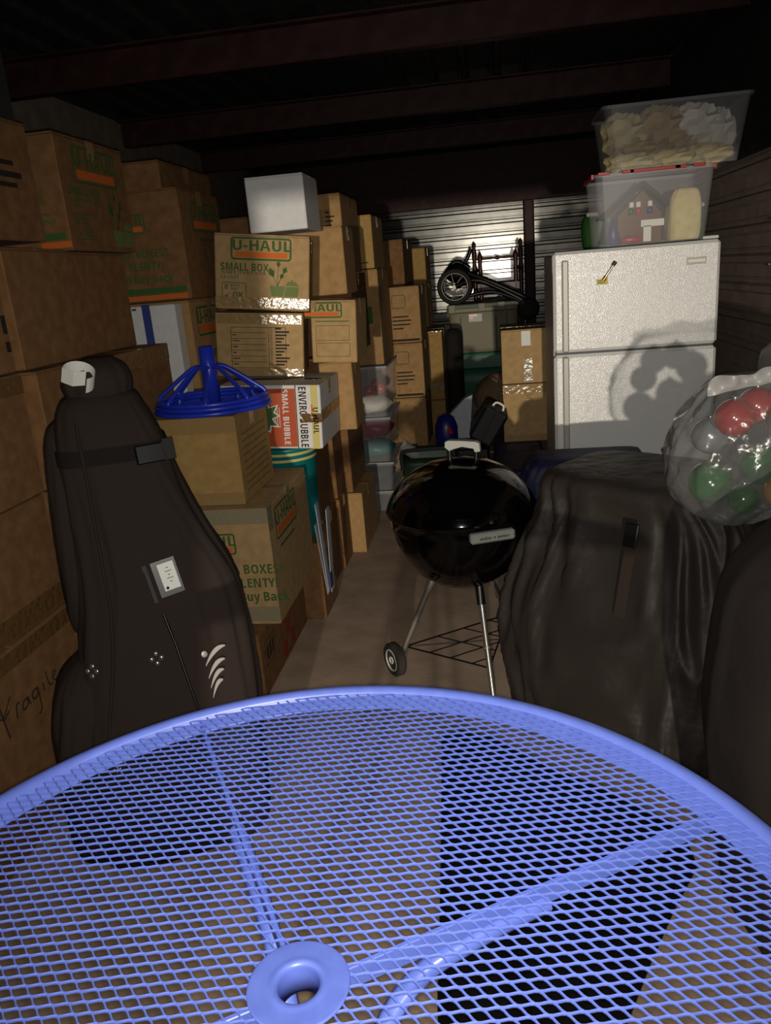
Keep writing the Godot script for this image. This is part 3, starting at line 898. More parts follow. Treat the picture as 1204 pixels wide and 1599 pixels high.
func build_far_boxes() -> void:
	var P: Print
	P = carton(-1.0, -0.70, 1.055, 1.45, -3.95, -4.45, "brown box with pale printed arcs, under the tall box with a list", {"mat": "kraft_dark"})
	var b := P.ink("white_label", "f")
	for r in [0.075, 0.05]:
		for k in 14:
			var a0: float = -0.6 + 3.2 * k / 14.0
			var a1: float = -0.6 + 3.2 * (k + 0.8) / 14.0
			var c := Vector2(0.18, 0.20)
			b.q(Vector3(c.x + cos(a0) * (r - 0.009), c.y + sin(a0) * (r - 0.009), 0.0003), Vector3(c.x + cos(a0) * r, c.y + sin(a0) * r, 0.0003), Vector3(c.x + cos(a1) * r, c.y + sin(a1) * r, 0.0003), Vector3(c.x + cos(a1) * (r - 0.009), c.y + sin(a1) * (r - 0.009), 0.0003))
	P.bar("black_ink", "f", 0.50, 0.33, 0.62, 0.5)
	P.done(M)
	P = carton(-1.0, -0.715, 1.455, 1.825, -3.95, -4.45, "tall brown box with a printed list, topmost behind the white box", {"mat": "kraft"})
	P.form("f", 0.34, 0.12, 0.78, 0.80)
	P.done(M)
	# stack on the ornament bins
	P = carton(-1.0, -0.66, 0.915, 1.465, -4.65, -5.12, "tall brown box with a green mark, standing on the clear ornament bins", {"mat": "kraft"})
	P.frame("black_ink", "f", 0.30, 0.74, 0.76, 0.90, 0.006, 0.02)
	P.bar("green_ink", "f", 0.70, 0.44, 0.86, 0.62)
	P.done(M)
	P = carton(-1.0, -0.665, 1.47, 1.76, -4.60, -5.05, "brown box topping the stack above the clear ornament bins", {"mat": "kraft_yellow"})
	P.frame("green_ink", "f", 0.45, 0.50, 0.80, 0.85, 0.006, 0.02)
	P.bar("green_ink", "f", 0.45, 0.1, 0.9, 0.13)
	P.bar("orange_ink", "f", 0.62, 0.25, 0.78, 0.33)
	P.done(M)
	for k in 3:
		var y0: float = [0.0, 0.62, 0.985][k]
		var y1: float = [0.615, 0.98, 1.345][k]
		P = carton(-0.86, -0.475, y0, y1, -5.2, -5.66, ["brown box at the foot of the aisle stack behind the kettle grill", "brown box in the middle of the aisle stack, with two seams across its front", "brown box on top of the aisle stack, half in shade"][k], {"mat": "kraft"})
		if k: P.frame("green_ink", "f", 0.52, 0.62, 0.76, 0.86, 0.005, 0.015)
		for j in 4: P.bar("black_ink", "f", 0.52, 0.46 - 0.07 * j, [0.8, 0.84, 0.82, 0.70][j], 0.485 - 0.07 * j)
		P.bar("black_ink", "f", 0.5, 0.03, 0.97, 0.07)
		P.done(M)
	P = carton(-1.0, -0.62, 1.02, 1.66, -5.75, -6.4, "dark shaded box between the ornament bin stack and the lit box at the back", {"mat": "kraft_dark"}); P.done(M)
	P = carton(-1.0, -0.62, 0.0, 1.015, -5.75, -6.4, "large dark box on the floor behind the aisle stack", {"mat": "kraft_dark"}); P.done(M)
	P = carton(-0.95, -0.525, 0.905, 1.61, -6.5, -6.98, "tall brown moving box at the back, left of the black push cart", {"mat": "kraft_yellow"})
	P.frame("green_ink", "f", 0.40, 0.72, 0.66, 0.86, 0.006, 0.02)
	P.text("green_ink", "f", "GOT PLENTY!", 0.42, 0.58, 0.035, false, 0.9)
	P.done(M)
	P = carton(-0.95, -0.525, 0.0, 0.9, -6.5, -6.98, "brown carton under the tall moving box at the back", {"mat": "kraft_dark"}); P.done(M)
	P = carton(-0.60, -0.395, 0.0, 0.46, -6.0, -6.5, "yellow brown box on the floor at the end of the aisle", {"mat": "kraft_yellow"}); P.done(M)
	P = carton(-0.60, -0.395, 0.465, 0.99, -6.0, -6.5, "yellow brown box stacked at the end of the aisle, brightly lit", {"mat": "kraft_yellow"})
	P.bar("tape_grey", "f", 0.0, 0.16, 1.0, 0.22)
	P.bar("tape", "f", 0.2, 0.985, 1.0, 1.0)
	P.done(M)
	# the pair left of the refrigerator
	P = carton(0.035, 0.40, 0.50, 0.81, -4.2, -4.62, "brown carton with shiny tape across its top, lower left of the refrigerator", {"mat": "kraft_pale"})
	P.bar("tape", "f", 0.0, 0.84, 1.0, 0.99)
	P.bar("tape", "f", 0.0, 0.0, 1.0, 0.12)
	P.bar("tape", "f", 0.32, 0.70, 0.44, 0.9, 0.0012)
	P.done(M)
	P = carton(0.035, 0.40, 0.815, 1.098, -4.2, -4.62, "brown carton with a white paper label, upper left of the refrigerator", {"mat": "kraft_pale"})
	P.bar("white_label", "f", 0.29, 0.70, 0.42, 0.97, 0.0010)
	P.bar("tape_grey", "f", 0.32, 0.03, 0.44, 0.46)
	P.done(M)
# ------------------------------------------------------------------ soft shapes
# levels: [height, half width, half depth, centre x, centre z, fold depth]
func shell(levels: Array, yaw: float, power: float, seed_: int, freq: float, n: int = 96, sub: int = 6, vert: float = 0.35, shear: float = 0.0) -> Array:
	var A: Array = []
	var B: Array = []
	for l in levels:
		A.append(Vector3(l[0], l[1], l[2]))
		B.append(Vector3(l[3], l[4], l[5]))
	A = curve(A, sub)
	B = curve(B, sub)
	var nz := FastNoiseLite.new()
	nz.seed = seed_
	nz.frequency = 1.0
	nz.fractal_octaves = 2
	var R := Basis(Vector3.UP, yaw)
	var out: Array = []
	for i in A.size():
		var ring := PackedVector3Array()
		for k in n:
			var a := TAU * k / n
			var c := cos(a)
			var s := sin(a)
			var d := Vector3(signf(c) * pow(absf(c), 2.0 / power), 0, -signf(s) * pow(absf(s), 2.0 / power))
			var v := nz.get_noise_3d(d.x * freq + 7.0 + A[i].x * shear, A[i].x * freq * vert * 4.0, d.z * freq)
			v = (0.45 - absf(v)) * 2.0
			var m: float = B[i].z * v
			ring.append(Vector3(B[i].x, A[i].x, B[i].y) + R * Vector3(d.x * (A[i].y + m), 0, d.z * (A[i].z + m)))
		out.append(ring)
	return out

# a frame on the front of a shell: x along the surface, z outwards; u runs from -1 (left) to 1 (right)
func on_shell(levels: Array, yaw: float, power: float, y: float, u: float, lift: float) -> Transform3D:
	var l: Array = []
	var slope := 0.0
	for i in levels.size() - 1:
		if y >= levels[i][0] and y <= levels[i + 1][0]:
			var f: float = (y - levels[i][0]) / (levels[i + 1][0] - levels[i][0])
			for k in 6: l.append(lerpf(levels[i][k], levels[i + 1][k], f))
			slope = (levels[i + 1][2] + levels[i + 1][4] - levels[i][2] - levels[i][4]) / (levels[i + 1][0] - levels[i][0])
			break
	var R := Basis(Vector3.UP, yaw)
	var P := func(uu: float) -> Vector3: return Vector3(uu * l[1], 0, l[2] * pow(maxf(1.0 - pow(absf(uu), power), 0.0), 1.0 / power))
	var p: Vector3 = P.call(u)
	var tx: Vector3 = (P.call(u + 0.02) - P.call(u - 0.02)).normalized()
	var up := Vector3(0, 1, slope).normalized()
	var nz := tx.cross(up).normalized()
	up = nz.cross(tx)
	var b := R * Basis(tx, up, nz)
	return Transform3D(b, Vector3(l[3], y, l[4]) + R * p + b.z * lift)

# ------------------------------------------------------------------ refrigerator and what stands on it
func build_fridge() -> void:
	var x0 := 0.243
	var x1 := 0.884
	var xc := (x0 + x1) / 2
	var w := x1 - x0
	var t := thing("refrigerator", "white top-freezer refrigerator with a pebbled door, against the right wall", "refrigerator", Vector3(xc, 0, -3.6))
	var b := Mb.new()
	b.box(Vector3(0, 0.745, -0.02), Vector3(w - 0.004, 1.41, 0.52), 0.008)
	part("cabinet", b, M.fridge_side, t)
	b = Mb.new()
	b.box(Vector3(0, 1.2605, 0.27), Vector3(w, 0.397, 0.06), 0.012)
	var d := part("freezer_door", b, M.fridge_white, t)
	b = Mb.new()
	b.box(Vector3(0, 0.552, 0.27), Vector3(w, 1.0, 0.06), 0.012)
	var d2 := part("lower_door", b, M.fridge_white, t)
	b = Mb.new()
	b.box(Vector3(0, 1.057, 0.255), Vector3(w - 0.02, 0.012, 0.05), 0.001)
	part("door_gasket", b, M.gasket, t)
	for k in 2:
		b = Mb.new()
		var y0: float = [1.066, 0.42][k]
		var y1: float = [1.425, 1.046][k]
		b.box(Vector3(x0 + 0.046 - xc, (y0 + y1) / 2, 0.318), Vector3(0.026, y1 - y0, 0.022), 0.006)
		b.box(Vector3(x0 + 0.046 - xc, y0 + 0.03, 0.303), Vector3(0.020, 0.04, 0.016), 0.002)
		b.box(Vector3(x0 + 0.046 - xc, y1 - 0.03, 0.303), Vector3(0.020, 0.04, 0.016), 0.002)
		part("handle", b, M.handle_beige, [d, d2][k], "beige bar handle")
	b = Mb.new()
	b.box(Vector3(0.794 - xc, 1.385, 0.301), Vector3(0.074, 0.027, 0.003), 0.001)
	var bd := part("badge", b, M.handle_beige, d)
	b = Mb.new()
	b.box(Vector3(0.794 - xc, 1.3855, 0.3032), Vector3(0.064, 0.010, 0.001), 0.0)
	part("badge_plate", b, M.white_label, bd)
	b = Mb.new()
	b.box(Vector3(x1 - xc - 0.035, 1.468, 0.255), Vector3(0.06, 0.012, 0.05), 0.003)
	part("hinge_cover", b, M.fridge_side, t)
	b = Mb.new()
	b.box(Vector3(0, 0.02, 0.1), Vector3(w - 0.04, 0.04, 0.3), 0.003)
	part("plinth", b, M.gasket, t)
	# magnet and note
	var mg := thing("magnet", "small glass tube magnet with brass ends, stuck on the freezer door", "magnet", Vector3(0.462, 1.372, -3.292))
	mg.rotation.z = -0.60
	b = Mb.new()
	b.tube([Vector3(0, -0.028, 0), Vector3(0, 0.028, 0)], 0.0055, 10)
	part("tube", b, M.chrome, mg)
	for s in [-1.0, 1.0]:
		b = Mb.new()
		b.tube([Vector3(0, s * 0.024, 0), Vector3(0, s * 0.042, 0)], 0.008, 12)
		part("cap", b, M.brass if s < 0 else M.black_plastic, mg)
	var nt := thing("note", "small yellow paper note under the tube magnet on the freezer door", "note", Vector3(0.435, 1.333, -3.2985))
	b = Mb.new()
	b.box(Vector3(0, 0, 0), Vector3(0.044, 0.022, 0.0012), 0.0)
	part("paper", b, M.paper_yellow, nt)
	for k in 2:
		b = Mb.new()
		b.box(Vector3(-0.003, 0.004 - 0.007 * k, 0.0009), Vector3(0.03, 0.002, 0.0004), 0.0)
		part("writing", b, M.black_ink, nt)
	# lower bin
	clear_bin("clear plastic storage bin with red clips along its rim, standing on the refrigerator", Vector3(0.641, 1.464, -3.53), 0.41, 0.452, 0.30, 0.34, 0.272, true)
	var h := thing("paper_house", "brown gabled house box inside the red-clipped bin on the refrigerator", "toy house", Vector3(0.60, 1.469, -3.47))
	b = Mb.new()
	b.prism(PackedVector2Array([Vector2(-0.085, 0), Vector2(0.085, 0), Vector2(0.085, 0.11), Vector2(-0.085, 0.11)]), -0.05, 0.03)
	part("wall", b, M.brown_board, h)
	b = Mb.new()
	b.prism(PackedVector2Array([Vector2(-0.145, 0.105), Vector2(-0.135, 0.098), Vector2(0.01, 0.218), Vector2(0.115, 0.128), Vector2(0.125, 0.138), Vector2(0.012, 0.236)]), -0.05, 0.045)
	part("roof", b, M.black_ink, h)
	b = Mb.new()
	b.prism(PackedVector2Array([Vector2(-0.085, 0.11), Vector2(0.085, 0.11), Vector2(0.012, 0.20)]), -0.045, 0.028)
	part("gable", b, M.brown_board, h)
	b = Mb.new()
	b.box(Vector3(0.05, 0.075, 0.034), Vector3(0.09, 0.026, 0.004), 0.0)
	b.box(Vector3(0.03, 0.035, 0.034), Vector3(0.03, 0.06, 0.004), 0.0)
	part("window", b, M.white_label, h)
	for k in 3:
		var j := thing("icing_bottle", ["white-capped green bottle, leftmost before the gable in the lower bin", "white-capped red bottle, middle one before the gable in the lower bin", "white-capped blue bottle, rightmost before the gable in the lower bin"][k], "bottle", Vector3([0.565, 0.592, 0.637][k], 1.579, -3.425), 0, "capped bottles in the bin")
		b = Mb.new()
		b.lathe([Vector2(0, 0), Vector2(0.011, 0), Vector2(0.011, 0.022), Vector2(0.007, 0.028), Vector2(0, 0.028)], 12)
		part("bottle_body", b, [M.green_ball, M.red_plastic, M.bin_blue][k], j)
		b = Mb.new()
		b.lathe([Vector2(0, 0.028), Vector2(0.010, 0.028), Vector2(0.010, 0.048), Vector2(0, 0.049)], 12)
		part("bottle_cap", b, M.white_label, j)
	var cb := thing("cream_block", "cream coloured soft package at the right end of the red-clipped bin", "package", Vector3(0.77, 1.469, -3.45))
	b = Mb.new()
	b.loft(shell([[0.0, 0.058, 0.05, 0, 0, 0.002], [0.06, 0.062, 0.055, 0, 0, 0.004], [0.13, 0.06, 0.05, 0, 0, 0.005], [0.185, 0.045, 0.035, 0.005, 0, 0.004], [0.195, 0.02, 0.015, 0.005, 0, 0.001]], 0.1, 4.0, 3, 2.0, 40, 4))
	part("wrapping", b, M.cloth_cream, cb)
	var co := thing("party_cone", "small blue cone at the left end of the red-clipped bin", "cone", Vector3(0.495, 1.469, -3.42))
	b = Mb.new()
	b.lathe([Vector2(0, 0), Vector2(0.032, 0), Vector2(0.012, 0.09), Vector2(0, 0.10)], 20)
	part("cone", b, M.bin_blue, co)
	var rd := thing("red_pouch", "red pouch lying at the bottom front of the red-clipped bin", "pouch", Vector3(0.565, 1.469, -3.405))
	b = Mb.new()
	b.ball(Vector3(0, 0.016, 0), Vector3(0.045, 0.016, 0.018), 16)
	part("pouch", b, M.red_plastic, rd)
	# upper bin
	clear_bin("clear plastic storage bin full of crumpled cloth, topmost on the refrigerator", Vector3(0.723, 1.744, -3.56), 0.478, 0.545, 0.31, 0.36, 0.236, false)
	var nz := FastNoiseLite.new()
	nz.seed = 5
	nz.frequency = 1.9
	nz.fractal_octaves = 3
	var spots := [
		[Vector3(0.565, 1.782, -3.48), Vector3(0.085, 0.034, 0.07), "cloth_cream", "cream folded cloth at the bottom left of the top bin"],
		[Vector3(0.72, 1.782, -3.48), Vector3(0.075, 0.034, 0.07), "cloth_cream", "cream folded cloth at the bottom middle of the top bin"],
		[Vector3(0.875, 1.787, -3.48), Vector3(0.072, 0.036, 0.07), "cloth_cream", "cream folded cloth at the bottom right of the top bin"],
		[Vector3(0.545, 1.885, -3.48), Vector3(0.078, 0.070, 0.075), "cloth_cream", "crumpled olive cream cloth at the upper left of the top bin"],
		[Vector3(0.575, 1.835, -3.46), Vector3(0.080, 0.034, 0.055), "cloth_tan", "tan folded cloth low on the left of the top bin"],
		[Vector3(0.69, 1.895, -3.49), Vector3(0.085, 0.075, 0.075), "cloth_tan", "crumpled tan cloth in the upper middle of the top bin"],
		[Vector3(0.82, 1.895, -3.48), Vector3(0.085, 0.070, 0.070), "cloth_white", "crumpled white cloth in the upper right of the top bin"],
		[Vector3(0.90, 1.865, -3.50), Vector3(0.060, 0.080, 0.065), "cloth_white", "white cloth pressed against the right end of the top bin"],
		[Vector3(0.755, 1.84, -3.46), Vector3(0.055, 0.035, 0.045), "cloth_tan", "small tan cloth tucked in the centre of the top bin"]]
	for s in spots:
		var c := thing("crumpled_cloth", s[3], "cloth", s[0], 0, "crumpled cloths in the top bin")
		b = Mb.new()
		b.ball(Vector3.ZERO, s[1] * 1.12, 18, nz, 0.5, false)
		part("cloth", b, M[s[2]], c)
	var g := thing("green_tote", "green rounded tote behind the red-clipped bin on the refrigerator", "tote", Vector3(0.675, 1.464, -3.80))
	b = Mb.new()
	b.loft(shell([[0.0, 0.25, 0.06, 0, 0, 0], [0.02, 0.262, 0.066, 0, 0, 0], [0.10, 0.266, 0.068, 0, 0, 0], [0.145, 0.25, 0.06, 0, 0, 0], [0.155, 0.20, 0.04, 0, 0, 0]], 0, 3.5, 1, 1.0, 48, 4))
	part("tote_body", b, M.green_tote, g)
	for s in [-1.0, 1.0]:
		b = Mb.new()
		b.box(Vector3(s * 0.225, 0.146, 0.04), Vector3(0.05, 0.018, 0.05), 0.004)
		part("latch", b, M.grey_plastic, g)

# an open-topped clear bin; w0, w1 are the widths at the bottom and at the rim
func clear_bin(label: String, at: Vector3, w0: float, w1: float, d0: float, d1: float, h: float, red: bool, group: String = "") -> Node3D:
	var t := thing("storage_bin", label, "bin", at, 0, group)
	var b := Mb.new()
	var th := 0.003
	var ring := func(w: float, d: float, y: float) -> Array:
		var r := 0.03
		var out: Array = []
		for k in 4:
			var c: Vector2 = [Vector2(w / 2 - r, -d / 2 + r), Vector2(-w / 2 + r, -d / 2 + r), Vector2(-w / 2 + r, d / 2 - r), Vector2(w / 2 - r, d / 2 - r)][k]
			for s in 5:
				var a := PI / 2 * (k + s / 4.0)
				out.append(Vector3(c.x + cos(a) * r, y, c.y - sin(a) * r))
		return out
	var r0: Array = ring.call(w0, d0, 0.0)
	var r1: Array = ring.call(w1, d1, h)
	b.smooth(true)
	for k in r0.size():
		var k2 := (k + 1) % r0.size()
		b.q(r0[k], r0[k2], r1[k2], r1[k])
	b.smooth(false)
	for k in range(1, r0.size() - 1): b.t(r0[0], r0[k + 1], r0[k])
	part("clear_wall", b, M.clear_bin, t)
	b = Mb.new()
	var o: Array = ring.call(w1 + 0.016, d1 + 0.016, h)
	var lo: Array = ring.call(w1 + 0.014, d1 + 0.014, h - 0.012)
	var n := r1.size()
	for k in n:
		var k2 := (k + 1) % n
		b.q(r1[k] , r1[k2], o[k2], o[k])
		b.q(o[k], lo[k], lo[k2], o[k2])
	part("rim", b, M.clear_bin, t)
	if red:
		for c in [[-0.86, 0.10], [-0.45, 0.10], [0.0, 0.42], [0.42, 0.10], [0.72, 0.10]]:
			b = Mb.new()
			b.box(Vector3(c[0] * w1 / 2, h + 0.001, d1 / 2 + 0.005), Vector3(c[1] * w1, 0.012, 0.012), 0.002)
			part("clip", b, M.red_plastic, t, "red clip")
		for s in [-1.0, 1.0]:
			b = Mb.new()
			b.box(Vector3(s * (w1 / 2 + 0.006), h - 0.004, 0), Vector3(0.012, 0.02, d1 * 0.8), 0.002)
			part("clip", b, M.red_plastic, t, "red clip")
	return t

# ------------------------------------------------------------------ kettle grill
func build_kettle() -> void:
	var c := Vector3(-0.14, 0, -2.62)
	var t := thing("kettle_grill", "black round kettle grill on chrome legs with one wheel showing", "grill", c)
	var b := Mb.new()
	b.lathe([Vector2(0, 0.338), Vector2(0.06, 0.342), Vector2(0.12, 0.362), Vector2(0.17, 0.400), Vector2(0.21, 0.455), Vector2(0.236, 0.515), Vector2(0.25, 0.575), Vector2(0.254, 0.610), Vector2(0.260, 0.614), Vector2(0.260, 0.621), Vector2(0.250, 0.622), Vector2(0.246, 0.60)], 72)
	part("bowl", b, M.enamel_black, t)
	b = Mb.new()
	b.lathe([Vector2(0.255, 0.624), Vector2(0.264, 0.618), Vector2(0.266, 0.626), Vector2(0.263, 0.636), Vector2(0.252, 0.662), Vector2(0.232, 0.695), Vector2(0.20, 0.731), Vector2(0.16, 0.760), Vector2(0.11, 0.783), Vector2(0.05, 0.796), Vector2(0, 0.799)], 72)
	var lid := part("lid", b, M.enamel_black, t)
	b = Mb.new()
	b.xf = Transform3D(Basis(Vector3.UP, -0.12), Vector3(0.018, -0.002, 0))
	b.prism(PackedVector2Array([Vector2(-0.060, 0.845), Vector2(-0.058, 0.864), Vector2(-0.045, 0.868), Vector2(0.0, 0.866), Vector2(0.048, 0.862), Vector2(0.060, 0.856), Vector2(0.062, 0.828), Vector2(0.044, 0.826), Vector2(0.040, 0.838), Vector2(0.0, 0.846), Vector2(-0.03, 0.838), Vector2(-0.045, 0.832)]), -0.014, 0.016)
	part("lid_handle", b, M.grey_plastic, lid, "pale grey handle")
	for s in [-1.0, 1.0]:
		b = Mb.new()
		b.tube([Vector3(0.018 + s * 0.045, 0.785, 0.0), Vector3(0.018 + s * 0.047, 0.835, 0.0)], 0.008, 8)
		part("handle_post", b, M.black_plastic, lid)
	# front handle
	b = Mb.new()
	b.xf = Transform3D(Basis(Vector3.UP, 0.35), Vector3(0.106, 0.602, 0.252))
	b.box(Vector3(0, 0, 0.012), Vector3(0.150, 0.034, 0.028), 0.006)
	var fh := part("front_handle", b, M.grey_plastic, t, "pale grey handle with dark lettering")
	b = Mb.new()
	b.xf = Transform3D(Basis(Vector3.UP, 0.35), Vector3(0.106, 0.602, 0.252)) * Transform3D(Basis.IDENTITY, Vector3(0, 0, 0.0262))
	b.text("weber", BOLD, 0.010, Vector2(-0.026, 0), true, 1.0)
	b.text("weber", BOLD, 0.010, Vector2(0.034, 0), true, 1.0)
	b.prism(PackedVector2Array([Vector2(0.001, -0.003), Vector2(0.005, -0.003), Vector2(0.007, 0.001), Vector2(0.003, 0.004)]), 0, 0.0004)
	part("lettering", b, M.black_ink, fh)
	# legs: socket, tube
	var legs := [[Vector3(0.055, 0.36, 0.10), Vector3(0.092, 0.004, 0.236)], [Vector3(-0.105, 0.385, 0.045), Vector3(-0.248, 0.066, 0.062)], [Vector3(0.06, 0.375, -0.11), Vector3(0.17, 0.066, -0.235)]]
	for k in 3:
		var a: Vector3 = legs[k][0]
		var e: Vector3 = legs[k][1]
		b = Mb.new()
		b.tube([a, e], 0.011, 12)
		var lg := part("leg", b, M.chrome if k != 1 else M.dull_metal, t)
		b = Mb.new()
		b.tube([a, a.lerp(e, 0.17)], 0.0145, 12)
		part("leg_socket", b, M.black_plastic if k == 0 else M.dull_metal, lg)
		b = Mb.new()
		b.tube([a.lerp(e, 0.55), a.lerp(e, 0.57)], 0.014, 12)
		part("leg_collar", b, M.dull_metal, lg)
	for k in 2:
		var e: Vector3 = legs[1 + k][1]
		var ax := (Vector3(0.17, 0, -0.235) - Vector3(-0.248, 0, 0.062)).normalized()
		var wc := e + ax * (-0.025 if k == 0 else 0.025)
		wc.y = 0.064
		b = Mb.new()
		var bas := Basis(ax.cross(Vector3.UP).normalized(), -ax, Vector3.UP).orthonormalized()
		b.xf = Transform3D(bas, wc)
		b.lathe([Vector2(0.0, -0.012), Vector2(0.04, -0.012), Vector2(0.045, -0.018), Vector2(0.058, -0.018), Vector2(0.064, -0.012), Vector2(0.064, 0.012), Vector2(0.058, 0.018), Vector2(0.045, 0.018), Vector2(0.04, 0.012), Vector2(0.0, 0.012)], 32)
		var wh := part("wheel", b, M.worn_rubber, t)
		b = Mb.new()
		b.xf = Transform3D(bas, wc)
		for r in [0.040, 0.012]:
			var ring: Array = []
			for q in 24: ring.append(Vector3(cos(TAU * q / 24) * r, 0.0155, sin(TAU * q / 24) * r))
			b.tube(ring, 0.003, 6, true)
		for q in 5: b.box(Vector3.ZERO, Vector3.ZERO, 0.0)
		part("hubcap", b, M.white_label, wh)
	b = Mb.new()
	var L := Vector3(-0.23, 0.105, 0.055)
	var F := Vector3(0.082, 0.095, 0.205)
	var K := Vector3(0.155, 0.105, -0.21)
	for e in [[L, F], [F, K], [K, L]]: b.tube([e[0], e[1]], 0.003, 6)
	for k in [0.3, 0.55, 0.8]:
		b.tube([L.lerp(K, k), F.lerp(K, k)], 0.0022, 6)
		b.tube([L.lerp(F, k), K.lerp(F, k)], 0.0022, 6)
	b.tube([L, F.lerp(K, 0.5)], 0.0022, 6)
	part("wire_tray", b, M.dark_frame, t)

# ------------------------------------------------------------------ black covers
const GRILL := [[0.0, 0.36, 0.31, 0.447, -2.35, 0.016], [0.076, 0.375, 0.315, 0.445, -2.354, 0.024], [0.267, 0.4, 0.28, 0.438, -2.372, 0.036], [0.382, 0.395, 0.26, 0.447, -2.383, 0.038], [0.525, 0.36, 0.24, 0.465, -2.393, 0.036], [0.668, 0.325, 0.215, 0.48, -2.41, 0.026], [0.75, 0.305, 0.205, 0.465, -2.415, 0.012], [0.783, 0.275, 0.18, 0.47, -2.425, 0.004], [0.793, 0.15, 0.08, 0.48, -2.425, 0.0]]
const RIGHT := [[0.0, 0.30, 0.28, 0.80, -1.46, 0.01], [0.10, 0.315, 0.30, 0.80, -1.46, 0.012], [0.25, 0.335, 0.32, 0.80, -1.47, 0.012], [0.45, 0.358, 0.33, 0.80, -1.47, 0.010], [0.62, 0.348, 0.33, 0.80, -1.47, 0.01], [0.76, 0.33, 0.32, 0.80, -1.47, 0.008], [0.84, 0.29, 0.30, 0.81, -1.47, 0.005], [0.90, 0.23, 0.25, 0.82, -1.47, 0.003], [0.96, 0.15, 0.16, 0.84, -1.47, 0.001], [0.975, 0.05, 0.06, 0.85, -1.47, 0.0]]

func build_covers() -> void:
	var t := thing("grill_cover", "wrinkled black vinyl cover over a large grill, right of the kettle grill", "cover")
	var b := Mb.new()
	b.loft(shell(GRILL, deg_to_rad(-40.0), 5.0, 12, 3.0, 200, 9, 0.13, 0.9))
	part("cover_cloth", b, M.black_vinyl, t)
	b = Mb.new()
	b.xf = on_shell(GRILL, deg_to_rad(-40.0), 5.0, 0.60, 0.22, 0.036)
	b.box(Vector3(0, -0.06, 0), Vector3(0.035, 0.26, 0.004), 0.001)
	var s := part("strap", b, M.black_cloth, t)
	b = Mb.new()
	b.xf = on_shell(GRILL, deg_to_rad(-40.0), 5.0, 0.60, 0.22, 0.042)
	b.box(Vector3(0, 0.05, 0), Vector3(0.042, 0.07, 0.012), 0.004)
	part("buckle", b, M.black_plastic, s)
	var r := thing("black_cover", "smooth charcoal cover with a white diamond mark, at the right edge in front", "cover")
	b = Mb.new()
	b.loft(shell(RIGHT, 0.25, 3.0, 31, 1.6, 120, 6, 0.12))
	part("cover_cloth", b, M.black_cover, r)
	b = Mb.new()
	b.xf = on_shell(RIGHT, 0.25, 3.0, 0.815, -0.93, 0.012)
	b.xf.basis = b.xf.basis * Basis.from_scale(Vector3(1.3, 1.3, 1.0))
	var o := [Vector2(-0.028, 0.0), Vector2(0.0, -0.030), Vector2(0.028, 0.0), Vector2(0.0, 0.030)]
	for k in 4:
		var p: Vector2 = o[k]
		var q: Vector2 = o[(k + 1) % 4]
		b.q(Vector3(p.x, p.y, 0) * 0.86, Vector3(p.x, p.y, 0), Vector3(q.x, q.y, 0), Vector3(q.x, q.y, 0) * 0.86)
	part("emblem", b, M.white_label, r, "white diamond outline")
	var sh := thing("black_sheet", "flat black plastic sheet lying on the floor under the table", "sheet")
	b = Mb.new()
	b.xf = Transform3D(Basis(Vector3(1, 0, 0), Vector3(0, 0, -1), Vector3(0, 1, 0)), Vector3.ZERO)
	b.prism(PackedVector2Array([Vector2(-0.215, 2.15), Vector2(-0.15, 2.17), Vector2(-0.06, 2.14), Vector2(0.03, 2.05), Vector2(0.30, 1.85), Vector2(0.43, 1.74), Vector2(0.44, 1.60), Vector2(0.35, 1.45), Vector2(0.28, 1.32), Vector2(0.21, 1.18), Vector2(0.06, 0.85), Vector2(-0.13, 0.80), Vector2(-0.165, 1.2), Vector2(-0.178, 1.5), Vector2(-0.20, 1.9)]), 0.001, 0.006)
	part("sheet", b, M.black_sheet, sh)

